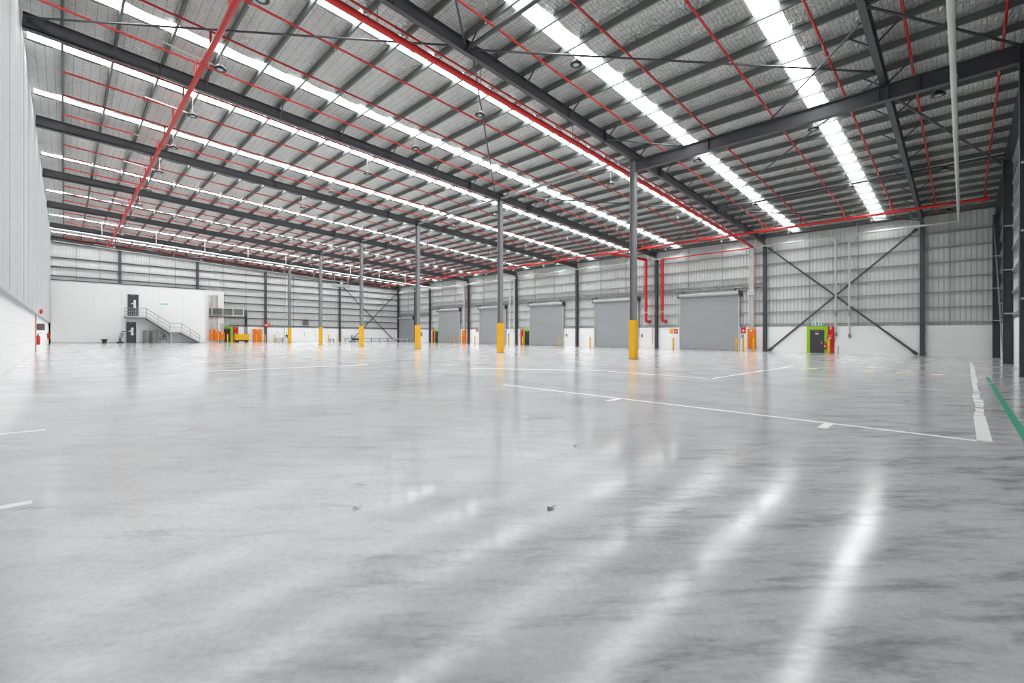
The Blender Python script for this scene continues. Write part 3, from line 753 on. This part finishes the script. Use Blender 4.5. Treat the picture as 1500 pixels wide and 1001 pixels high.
t = thing('scissor_lift', 'low yellow platform lift on black wheels parked before the far green exit', 'lift', (19.35, 78.3, fz(19.35)))
obj('platform_body', MB().box(-.95, .95, -.4, .4, .38, 1.18), 'yellow', t)
obj('platform_lip', MB().box(-1.0, 1.0, -.45, .45, 1.18, 1.26), 'yellow', t)
obj('chassis', MB().box(-.85, .85, -.38, .38, .16, .38), 'black', t)
for x_ in (-.62, .62):
    for y_ in (-.36, .36):
        obj('wheel', MB().lathe([(.05, -.06), (.16, -.06), (.18, -.03), (.18, .03), (.16, .06), (.05, .06)], (x_, y_, .185), 14, 'y'), 'black', t)
obj('side_panel', MB().box(-.5, .4, -.415, -.40, .55, 1.0), 'yellow', t)
obj('tow_hitch', MB().box(.95, 1.12, -.08, .08, .25, .36), 'hood', t)

switchboard('tall orange cabinet on far wall left of the small red sign', 22.4, YF - .03, fz(22.4), 0, 1.25, 2.12)
t = thing('red_sign', 'small red sign with white marks on the far wall column', 'sign', (23.75, YF - .40, fz(23.7) + 2.42))
obj('board', MB().box(-.45, .45, -.03, .02, .1, .62), 'red', t)
obj('white_marks', MB().box(-.3, -.12, -.036, -.03, .28, .46).box(-.08, .08, -.036, -.03, .28, .46).box(.12, .3, -.036, -.03, .28, .46), 'white', t)
obj('bracket', MB().box(-.05, .05, .02, .10, .2, .5), 'darkgrey', t)
t = thing('workbench', 'grey framed bench with white panel and black machine on the far wall', 'bench', (26.1, 80.6, fz(26.1)))
obj('bench_top', MB().box(-1.3, 1.1, -.35, .35, .62, .72), 'hood', t)
for x_ in (-1.2, -.1, 1.0):
    obj('leg', MB().box(x_ - .04, x_ + .04, -.3, .3, 0, .62), 'hood', t)
obj('white_back_panel', MB().box(-1.1, .1, .2, .28, .72, 1.9), 'white', t)
obj('tall_post', MB().box(.18, .26, .2, .28, .72, 4.6), 'hood', t)
mch = obj('black_machine', MB().box(.42, 1.12, -.22, .18, .9, 1.22).box(.55, .95, -.12, .08, .72, .9), 'black', t)
obj('machine_lever', MB().bar((.5, 0, 1.2), (.42, 0, 1.75), .06, .06), 'midgrey', mch)
t = thing('louvre_vent', 'square dark louvred vent high on the far wall', 'vent', (30.1, YF - .08, fz(30.1) + 2.9))
obj('vent_frame', MB().box(-.55, .55, -.02, .06, 0, .08).box(-.55, .55, -.02, .06, 1.08, 1.16).box(-.55, -.47, -.02, .06, .08, 1.08).box(.47, .55, -.02, .06, .08, 1.08), 'midgrey', t)
for i in range(7):
    obj('vent_slat', MB().hexa([(-.47, -.02, .10 + i * .14), (.47, -.02, .10 + i * .14), (.47, .05, .16 + i * .14), (-.47, .05, .16 + i * .14), (-.47, -.02, .12 + i * .14), (.47, -.02, .12 + i * .14), (.47, .05, .18 + i * .14), (-.47, .05, .18 + i * .14)]), 'darkgrey', t)
for x_, lb in ((29.9, 'below the dark vent'), (31.7, 'right of the dark vent'), (32.8, 'left of the short yellow posts')):
    t = thing('water_tap', 'small wall tap and pipe on the far dado ' + lb, 'tap', (x_, YF - .02, fz(x_) + .9))
    obj('pipe', MB().tube([(0, -.03, .9), (0, -.03, .1), (0, -.12, .02)], .022, 8), 'hood', t)
    obj('valve', MB().lathe([(.02, -.06), (.06, -.06), (.06, .0), (.02, .0)], (0, -.04, .5), 10, 'y'), 'darkgrey', t)

# guard rails and stored gear in the far corner
t = thing('guard_rail', 'long low grey guard rail along the far wall to the corner door', 'rail', (36.6, 80.4, 0))
obj('top_rail', MB().tube([(0, 0, fz(36.6) + .62), (10.6, 0, fz(47.2) + .62)], .06, 8), 'midgrey', t)
obj('bottom_rail', MB().tube([(0, 0, fz(36.6) + .16), (10.6, 0, fz(47.2) + .16)], .04, 8), 'midgrey', t)
for i in range(7):
    xx = i * 1.75 + .05
    obj('post', MB().box(xx - .05, xx + .05, -.06, .06, fz(36.6 + xx), fz(36.6 + xx) + .75), 'darkgrey' if i % 2 else 'tank', t)
t = thing('dock_rail', 'pale low rail across the foot of the small corner roller door', 'rail', (46.9, 75.6, fz(46.9)))
obj('beam', MB().tube([(0, 0, .55), (0, 4.7, .55)], .08, 8), 'hood', t)
for y_ in (.2, 2.3, 4.4):
    obj('post', MB().box(-.05, .05, y_ - .05, y_ + .05, 0, .5), 'hood', t)
t = thing('pump_skid', 'row of black pump gear on the floor behind a yellow-footed column', 'pump', (38.4, 79.6, fz(38.4)))
obj('skid_frame', MB().box(-1.2, 1.4, -.3, .3, .08, .18).box(-1.1, -1.0, -.3, .3, 0, .08).box(1.2, 1.3, -.3, .3, 0, .08), 'black', t)
obj('pump_body', MB().lathe([(.05, -.9), (.2, -.85), (.22, -.2), (.14, -.1), (.14, .5), (.24, .55), (.24, 1.0), (.06, 1.05)], (0, 0, .5), 14, 'x'), 'black', t)
obj('upright_valve', MB().tube([(-.8, 0, .5), (-.8, 0, 1.15)], .10, 10).lathe([(.03, 0), (.2, .02), (.2, .06), (.03, .08)], (-.8, 0, 1.15), 14), 'black', t)
obj('handwheel', MB().lathe([(.03, 0), (.14, .02), (.14, .05), (.03, .06)], (.5, 0, .95), 12).tube([(.5, 0, .6), (.5, 0, .96)], .03, 8), 'darkgrey', t)
t = thing('low_stand', 'small grey stand on floor between two short yellow bollards', 'stand', (34.2, 80.4, fz(34.2)))
obj('stand_top', MB().box(-.35, .35, -.2, .2, .5, .58), 'midgrey', t)
for x_ in (-.3, .3): obj('leg', MB().box(x_ - .04, x_ + .04, -.18, .18, 0, .5), 'midgrey', t)

# ================================================================== left wall fittings
def extinguisher(label, x, y, z, rz, s=1.0):
    t = thing('fire_extinguisher', label, 'extinguisher', (x, y, z), rz)
    obj('cylinder', MB().lathe([(.06 * s, 0), (.09 * s, .02), (.09 * s, .42 * s), (.05 * s, .50 * s), (.03 * s, .53 * s)], (0, -.12, 0), 14), 'red', t)
    obj('label_plate', MB().box(-.05 * s, .05 * s, -.12 - .0925 * s, -.12 - .08 * s, .20 * s, .30 * s), 'white', t)
    obj('valve_head', MB().box(-.03, .03, -.15, -.09, .53 * s, .60 * s).bar((0, -.12, .60 * s), (0, -.26, .63 * s), .03, .015), 'black', t)
    obj('hose', MB().tube([(.03, -.12, .56 * s), (.12, -.12, .5 * s), (.13, -.12, .2 * s)], .014, 6), 'black', t)
    obj('wall_bracket', MB().box(-.05, .05, -.05, 0, .2 * s, .5 * s), 'midgrey', t)
    return t
extinguisher('red extinguisher on the left wall, the larger nearer one', XL, 41.6, .50, -math.pi / 2 + math.pi, 1.15)
extinguisher('small far red extinguisher on left wall beside the office', XL, 69.0, .62, math.pi / 2, 1.15)
t = thing('projecting_sign', 'dark grey sign with red edge projecting from the left wall', 'sign', (XL, 41.6, 1.42))
obj('sign_board', MB().box(.06, .42, -.02, .02, 0, .42), 'darkgrey', t)
obj('red_edge', MB().box(.0, .06, -.03, .03, .1, .36), 'red', t)
obj('grid_lines', MB().box(.1, .4, -.026, -.02, .11, .13).box(.1, .4, -.026, -.02, .27, .29).box(.2, .22, -.026, -.02, .02, .4), 'hose', t)
t = thing('alarm_bell', 'red round alarm bell at the bottom edge of the left lining', 'bell', (-1.11, 41.2, 2.62))
obj('gong', MB().lathe([(.02, .16), (.10, .15), (.15, .08), (.155, .02)], (0, 0, 0), 16, 'x'), 'red', t)
obj('back_box', MB().box(-.005, .03, -.1, .1, -.1, .1), 'white', t)
tube_thing('pipe', 'thin red pipe down the left wall beside the larger extinguisher', 'pipe', [(XL + .04, 41.0, .04), (XL + .04, 41.0, 2.36)], .03, 'rust')

# ================================================================== dock wall fittings
RZ = -math.pi / 2                                       # local -y faces the hall (-X)
XW = XR - .005
hinged('door_10', 'charcoal exit door in lime green surround, nearest on the dock wall', 'steel', 'door', XW - .06, 9.38, FZR, .95, 2.03, RZ, (.34, .34, 2.42, 'green'), False)
# the rotated frame puts local +x towards -Y; the sign plate on the leaf
t = thing('door_plate', 'small white plate on the nearest charcoal exit door', 'sign', (XW - .11, 9.38, FZR + 1.68), RZ)
obj('plate', MB().box(-.13, .13, 0, .012, 0, .12), 'white', t)
exit_sign('illuminated exit sign above the nearest lime green exit', XW - .12, 9.36, FZR + 2.50, RZ, .72, .34)
hose_reel('red fire hose reel board beside the nearest lime green exit', XW, 8.34, FZR, RZ, .5, 2.4)
extinguisher('red extinguisher with white label beside the nearest green exit', XW - .07, 8.74, FZR + .35, RZ, 1.1)
hinged('door_11', 'black exit door in lime green surround left of the third roller door', 'steel', 'black', XW - .06, 45.55, FZR, .8, 2.05, RZ, (.32, .32, 2.42, 'green'), False)
exit_sign('exit sign above the green exit beside the third roller door', XW - .12, 45.6, FZR + 2.5, RZ, .6, .32)
hose_reel('red fire hose reel board beside the third roller door exit', XW, 46.65, FZR, RZ, .6, 2.4)
hinged('door_12', 'black exit door in lime green surround left of the fifth roller door', 'steel', 'black', XW - .06, 68.3, FZR, .8, 2.05, RZ, (.32, .32, 2.42, 'green'), False)
exit_sign('exit sign above the green exit beside the fifth roller door', XW - .12, 68.3, FZR + 2.5, RZ, .6, .32)
hose_reel('red fire hose reel board beside the fifth roller door exit', XW, 69.45, FZR, RZ, .6, 2.4)
switchboard('orange switchboard under a cable ladder right of the nearest roller door', XW, 14.85, FZR + .25, RZ, .68, 1.98, .3)
ladder('tall white cable ladder above the orange switchboard right of nearest roller door', XW - .1, 14.85, FZR + 2.3, 9.6, RZ, .42)
switchboard('orange switchboard right of the fifth roller door', XW, 60.2, FZR, RZ, .8, 2.25, .3)
ladder('terracotta cable ladder above the orange switchboard right of the fifth door', XW - .1, 60.2, FZR + 2.3, 9.5, RZ, .42)
t = thing('junction_box', 'pale junction box part way up the nearest cable ladder', 'box', (XW - .25, 14.85, 5.0), RZ)
obj('box', MB().box(-.3, .3, -.2, .0, 0, .45), 'conduit', t); obj('box_lid', MB().box(-.26, .26, -.22, -.2, .04, .41), 'hood', t)

def sign(label, y, z, w, h, mat, marks=True):
    t = thing('wall_sign', label, 'sign', (XW - .005, y, FZR + z), RZ)
    obj('sign_plate', MB().box(-w / 2, w / 2, -.012, 0, 0, h), mat, t)
    if marks:
        obj('white_symbol', MB().lathe([(.001, -.016), (w * .24, -.016), (w * .24, -.012)], (0, 0, h * .42), 14, 'y').bar((0, -.014, h * .5), (.0, -.014, h * .86), .005, w * .2, (0, 1, 0)), 'white', t)
    return t
sign('red sign with white symbol between nearest roller door and its orange switchboard', 15.68, 1.78, .46, .62, 'red')
sign('red sign with white flame symbol left of the nearest roller door', 22.75, 1.75, .44, .52, 'red')
sign('small yellow sign left of the nearest roller door', 23.25, 1.75, .42, .52, 'yellow', False)
sign('red sign left of the second white panel by the fourth roller door', 57.0, 1.95, .7, .5, 'red')
sign('brown board on white panel left of the sixth column', 73.6, 1.1, .95, .85, 'brown', False)
for y_, lb in ((26.9, 'right of the second roller door'), (38.2, 'right of the third roller door'), (49.5, 'right of the fourth roller door'), (15.72, 'under the red sign by the nearest door')):
    t = thing('door_control', 'small black push-button door control ' + lb, 'control box', (XW, y_, FZR + 1.32), RZ)
    obj('case', MB().box(-.07, .07, -.09, 0, 0, .34), 'darkgrey', t)
    obj('buttons', MB().lathe([(.001, -.10), (.03, -.10), (.03, -.09)], (0, 0, .24), 10, 'y').lathe([(.001, -.10), (.03, -.10), (.03, -.09)], (0, 0, .12), 10, 'y'), 'hood', t)

# bollards
bo = thing('bollard', 'yellow bollard before the red hose reel at the nearest exit', 'bollard', (46.6, 8.15, fz(46.6)), 0, 'yellow steel bollards')
obj('post', MB().lathe([(.085, .0), (.085, 1.22), (.07, 1.27), (.03, 1.29)], n=16), 'yellow', bo)
obj('base_plate', MB().lathe([(.15, .0), (.15, .012)], n=16), 'steel', bo)
bs = [(47.9, 14.5, 'before the right edge of the orange switchboard by the nearest door'), (47.9, 15.45, 'under the red sign by the nearest roller door'),
      (47.2, 15.85, 'at the right jamb of the nearest roller door'), (47.9, 22.7, 'at the left jamb of the nearest roller door'),
      (47.8, 27.1, 'at the right jamb of the second roller door'), (47.8, 33.8, 'at the left jamb of the second roller door'),
      (47.5, 38.5, 'at the right jamb of the third roller door'), (47.2, 45.2, 'before the green exit by the third roller door'),
      (47.3, 48.2, 'at the foot of the white pipes by the third door'), (47.3, 49.6, 'at the right jamb of the fourth roller door'),
      (47.7, 56.5, 'at the left jamb of the fourth roller door'), (46.8, 60.9, 'at the right jamb of the fifth roller door'),
      (47.6, 60.1, 'before the orange switchboard by the fifth door'), (47.2, 67.9, 'before the green exit by the fifth door'),
      (46.8, 71.2, 'beside the brown board on the dock wall'),
      (16.3, 78.4, 'before the twin recess switchboards'), (17.3, 77.6, 'left of the yellow lift by the far exit'),
      (22.0, 80.6, 'before the left edge of the tall orange far cabinet'), (23.0, 79.6, 'right of the tall orange far cabinet'), (24.4, 79.6, 'right of the small red sign on the far wall'),
      (33.6, 80.3, 'left of the low grey stand on the far wall'), (35.4, 80.3, 'right of the low grey stand on the far wall')]
for x_, y_, lb in bs:
    copy_tree(bo, (x_, y_, fz(x_)), 0, 'yellow bollard ' + lb)

# pale pipes on the dock wall
def hang(t, spots, mat='conduit', r=.012):
    for p, q in spots: obj('hanger_rod', MB().tube([p, q], r, 5), mat, t)
XP = XR - .5
t = thing('drain_pipe', 'pale round drain pipe running overhead at right and along the dock wall', 'pipe', (0, 0, 0))
obj('pipe', MB().tube([(-1.0, .22, 9.80), (47.6, .24, 9.72), (47.75, .35, 9.72), (47.8, .55, 9.71), (47.8, 6.75, 9.66), (XR - .3, 6.95, 9.35), (XR - .25, 6.98, 9.1), (XR - .25, 6.98, 1.05)], .082, 14), 'pipe', t)
for x_ in (5, 13.0, 21.0, 27.5, 33.0, 41.0): obj('coupling', MB().tube([(x_ - .1, .225, 9.80 - .0016 * x_), (x_ + .1, .225, 9.80 - .0016 * x_)], .096, 14), 'pipe', t)
obj('elbow_foot', MB().tube([(XR - .25, 6.98, 1.2), (XR - .25, 6.98, 1.0), (XR - .1, 6.98, .9)], .095, 12), 'midgrey', t)
obj('coupling', MB().tube([(XR - .25, 6.98, 2.7), (XR - .25, 6.98, 3.2)], .098, 12), 'midgrey', t)
obj('coupling', MB().tube([(XR - .25, 6.98, 6.6), (XR - .25, 6.98, 6.9)], .092, 12), 'pipe', t)
hang(t, [((x_, .23, 9.85), (x_, .23, sheet(x_) - .05)) for x_ in (20.8, 30.5, 40.0)] + [((47.8, y_, 9.7), (47.8, y_, 10.7)) for y_ in (2.9, 6.4)])
t = thing('drain_pipe', 'pale drain pipe along dock wall eaves dropping left of its twin beyond the green exit', 'pipe', (0, 0, 0))
obj('pipe', MB().tube([(48.1, 47.0, 9.65), (48.1, 8.3, 9.70), (XR - .3, 7.98, 9.3), (XR - .25, 7.95, 9.05), (XR - .25, 7.95, 1.15)], .08, 14), 'pipe', t)
obj('elbow_foot', MB().tube([(XR - .25, 7.95, 1.3), (XR - .25, 7.95, 1.1), (XR - .1, 7.95, 1.0)], .095, 12), 'midgrey', t)
obj('coupling', MB().tube([(XR - .25, 7.95, 2.7), (XR - .25, 7.95, 3.2)], .098, 12), 'midgrey', t)
hang(t, [((48.1, y_, 9.7), (48.1, y_, 10.7)) for y_ in (11.5, 19.0, 28.0, 37.0)])
t = thing('drain_pipe', 'pale drain pipe along dock wall beyond third door, dropping on the left', 'pipe', (0, 0, 0))
obj('pipe', MB().tube([(47.8, 80.5, 9.3), (47.8, 49.2, 9.4), (XR - .3, 49.0, 9.2), (XR - .25, 49.0, 9.0), (XR - .25, 49.0, 1.3), (XR - .35, 48.8, 1.15)], .08, 12), 'conduit', t)
hang(t, [((47.8, y_, 9.38), (47.8, y_, 10.7)) for y_ in (55.0, 66.0, 76.0)])
t = thing('drain_pipe', 'pale down pipe by the third door, right one of the pair', 'pipe', (0, 0, 0))
obj('pipe', MB().tube([(47.8, 47.2, 9.40), (47.85, 48.0, 9.4), (XR - .25, 48.05, 9.0), (XR - .25, 48.05, 1.3), (XR - .35, 47.85, 1.15)], .08, 12), 'conduit', t)
t = thing('drain_pipe', 'long pale pipe hanging on rods below the last rafters along the far end', 'pipe', (0, 0, 0))
def zq(x_): return raf_bot(x_) - .5
obj('pipe', MB().tube([(-1.1, 68.2, zq(-1.1)), (47.8, 68.2, zq(47.8))], .09, 10), 'conduit', t)
hang(t, [((x_, 68.2, zq(x_)), (x_, 68.2, sheet(x_) - .05)) for x_ in (3.0, 7.8, 12.7, 17.6, 22.4, 27.2, 32.0, 36.9, 41.8)], r=.03)
t = thing('cable_tray', 'white cable tray under the roof close to the far wall', 'cable tray', (0, 0, 0))
obj('tray', MB().sbox(-1.0, 36.0, 77.9, 78.3, lambda x: raf_bot(x) - .42, lambda x: raf_bot(x) - .34), 'conduit', t)
hang(t, [((x_, 78.1, raf_bot(x_) - .34), (x_, 78.1, sheet(x_) - .05)) for x_ in (4.5, 10.9, 17.3, 23.7, 30.1)], r=.02)
t = thing('roof_unit', 'pale grey unit hung under the roof above the far X brace', 'unit', (35.6, 79.6, 9.9))
obj('casing', MB().box(-1.5, 1.6, -.35, .35, -.35, .1), 'hood', t); obj('flue', MB().box(-.1, .25, -.2, .2, .1, .7), 'hood', t)
hang(t, [((-1.2, 0, .1), (-1.2, 0, 1.5)), ((1.3, 0, .1), (1.3, 0, 1.5))], r=.02)
tube_thing('conduit_drop', 'white conduit down the far wall right of the red sign column', 'conduit', [(26.9, YF - .15, 11.0), (26.9, YF - .15, 4.7)], .06, 'conduit')
tube_thing('conduit_drop', 'white conduit down the far wall above the water taps', 'conduit', [(31.7, YF - .10, 10.6), (31.7, YF - .10, 2.0)], .035, 'conduit')
t = thing('hand_rail_loop', 'small dark hoop rail standing right of the nearest hose reel', 'rail', (XR - .5, 7.75, FZR))
obj('hoop', MB().tube([(0, 0, 0), (0, 0, .6), (.4, 0, .62)], .025, 8), 'darkgrey', t)

# ================================================================== SPRINKLERS
def zs(x_): return 13.286 - .06 * x_
head_me = MB().lathe([(.012, -.14), (.03, -.13), (.012, -.11), (.014, -.03)], n=8).mesh('sprinkler_head', M['chrome'])
coup_me = MB().tube([(-.05, 0, .003), (.05, 0, -.003)], .056, 10).mesh('coupling', M['redpipe'])
def branch(y, label, heads):
    xa_, xb_ = -.05, 46.9
    if 20 < y < 25: xa_ = -1.0
    t = thing('sprinkler_pipe', label, 'pipe', (0, y, 0), 0, 'red sprinkler branch pipes under the roof')
    obj('pipe', MB().tube([(xa_, 0, zs(xa_)), (xb_, 0, zs(xb_))], .043, 8), 'redpipe', t)
    if heads:
        for i in range(15):
            x_ = xa_ + 1.6 + i * 3.1
            if x_ < xb_: link('sprinkler_head', head_me, t, (x_, 0, zs(x_)))
        for i in range(8):
            x_ = xa_ + 2.9 + i * 6.0
            if x_ < xb_: link('coupling', coup_me, t, (x_, 0, zs(x_)))
    obj('riser_nipple', MB().tube([(42.6, 0, zs(42.6)), (42.6, 0, 10.05)], .04, 8), 'redpipe', t)
    return t
branch(-1.02, 'thin red sprinkler pipe nearest the right-hand wall', True)
branch(1.42, 'thin red sprinkler pipe beside the overhead drain pipe at right', True)
for k in range(7):
    for j in range(4):
        branch(YR[k] + (1.42, 4.25, 7.1, 9.95)[j], 'thin red sprinkler pipe, %s from near rafter, %s roof bay from right wall' % (ORD[j], ORD[k]), k < 3)
t = thing('sprinkler_main', 'red sprinkler main crossing under the rafters near the left wall', 'pipe', (4.05, 0, 12.28))
obj('pipe', MB().tube([(0, -1.4, 0), (0, 75.5, 0)], .10, 14), 'redpipe', t)
for k in range(8): obj('coupling', MB().tube([(0, YR[k] - 3.2, 0), (0, YR[k] - 3.0, 0)], .118, 14), 'redpipe', t)
for k in range(7): obj('hanger', MB().box(-.02, .02, YR[k] + .2, YR[k] + .24, .05, .5), 'zinc', t)
for k in range(7):
    for d in (1.42, 4.25, 7.1, 9.95): obj('riser_nipple', MB().tube([(0, YR[k] + d, 0), (0, YR[k] + d, zs(4.05) - 12.28)], .04, 8), 'redpipe', t)
t = thing('sprinkler_main', 'red sprinkler main running along under the rafters near the dock wall', 'pipe', (42.6, 0, 10.02))
obj('pipe', MB().tube([(0, -1.25, 0), (0, 78.0, 0)], .095, 14), 'red', t)
for k in range(14): obj('hanger', MB().tube([(0, .5 + k * 5.4, .05), (0, .5 + k * 5.4, .85)], .018, 6), 'zinc', t)
for k in range(7): obj('coupling', MB().tube([(0, YR[k] + 4.2, 0), (0, YR[k] + 4.4, 0)], .112, 14), 'red', t)
t = thing('sprinkler_feed', 'thick red feed pipe sloping under the roof past the nearest yellow-footed column', 'pipe', (0, 14.55, 0))
def zf(x_): return 12.5 - .06 * x_
obj('pipe', MB().tube([(5.2, 0, zf(5.2)), (47.35, 0, zf(47.35)), (47.7, .0, zf(47.7))], .13, 16), 'red', t)
obj('wall_run', MB().tube([(47.7, .0, zf(47.7)), (47.7, .4, 9.57), (47.7, 9.4, 9.5)], .065, 12), 'red', t)
for x_ in (5.6, 9.2, 14.5, 17.9, 24.7, 31.0, 38.0): obj('coupling', MB().tube([(x_, 0, zf(x_)), (x_ + .16, 0, zf(x_ + .16))], .15, 16), 'red', t)
for x_ in (7.8, 12.6, 19.0, 25.5, 33.5, 40.0): obj('hanger', MB().tube([(x_, 0, zf(x_)), (x_, 0, sheet(x_) - .3)], .014, 6), 'zinc', t)
for y_, lb, pts in ((25.95, 'left of the wall column', [(42.6, 27.4, 10.0), (45.5, 26.6, 9.85), (47.65, 25.95, 9.7), (47.8, 25.95, 9.5)]),
                    (23.95, 'right of the wall column', [(47.7, 23.75, 9.5), (47.8, 23.95, 9.4)])):
    t = thing('riser_pipe', 'thick red riser pipe down dock wall, %s between two roller doors' % lb, 'pipe', (0, 0, 0), 0, 'thick red riser pipes')
    obj('pipe', MB().tube(pts + [(47.8, y_, 2.75), (47.87, y_, 2.6), (48.1, y_, 2.54), (XR + .15, y_, 2.54)], .155, 16), 'red', t)
    obj('coupling', MB().tube([(47.8, y_, 3.55), (47.8, y_, 3.68)], .175, 16), 'hood', t)
    obj('flange', MB().tube([(XR - .1, y_, 2.54), (XR + .0, y_, 2.54)], .22, 16), 'darkgrey', t)
tube_thing('pipe', 'thin red pipe beside the left thick red riser', 'pipe', [(48.2, 26.5, 9.5), (48.2, 26.5, 6.0), (48.2, 25.4, 5.7), (48.2, 25.4, .0)], .035, 'rust')

# ================================================================== HIGH-BAY LAMPS
def lamp():
    t = thing('high_bay_lamp', 'x', 'lamp', (0, 0, 0), 0, 'black ring high-bay lamps')
    obj('housing', MB().lathe([(.115, 0.0), (.23, 0.0), (.24, .03), (.22, .08), (.12, .12), (.10, .20), (.04, .24)], n=22), 'black', t)
    obj('lens', MB().lathe([(.01, -.004), (.112, -.004), (.115, .004)], n=20), 'lens', t)
    obj('suspension_cord', MB().tube([(0, 0, .22), (0, 0, 1.085)], .008, 5), 'conduit', t)
    return t
arm = None; L0 = None; rows = [4.65, 14.2, 25.6, 35.4, 44.8]
for i, x_ in enumerate(rows):
    for k in range(-1, 7):
        for j, d in enumerate((2.8, 8.4)):
            y_ = YR[0] + BAY * k + d
            if y_ < 0: y_ = .73
            if k < 0 and j == 0: continue
            lab = 'black ring lamp, %s row from left wall, %s' % (ORD[i], 'closest to the right-hand wall' if k < 0 else '%s roof bay from right, %s one' % (ORD[k], ('nearer', 'farther')[j]))
            p = (x_, y_, 12.6 - .06 * x_)
            if L0 is None:
                L0 = lamp(); L0.location = p; L0['label'] = lab
            else:
                c = copy_tree(L0, p, 0, lab)
                if i == 0:
                    arm = arm or MB().bar((-1.9, 0, .30), (-.22, 0, .12), .05, .05).mesh('conduit_arm', M['conduit'])
                    link('conduit_arm', arm, c)

# ================================================================== scraps on the floor
for (x_, y_), lb, k in zip([(2.53, 2.14), (1.51, 3.13), (4.16, 3.15)], ('in the middle of the near floor', 'left of the middle of the near floor', 'farther off, right of the middle'), (1.0, .7, .8)):
    m = MB(); n = 7
    m.add([(0, 0, .012)] + [(k * .045 * math.cos(6.28 * i / n) * random.uniform(.6, 1.2), k * .02 * math.sin(6.28 * i / n) * random.uniform(.6, 1.2), random.uniform(.001, .018)) for i in range(n)],
          [(0, 1 + i, 1 + (i + 1) % n) for i in range(n)])
    m.tube([(k * .04, 0, .008), (k * .075, .012, .004)], .002, 5)
    o = obj('leaf_scrap', m, 'darkgrey'); o.location = (x_, y_, fz(x_) + .001)
    tag(o, 'tiny dark dry leaf scrap ' + lb, 'leaf')
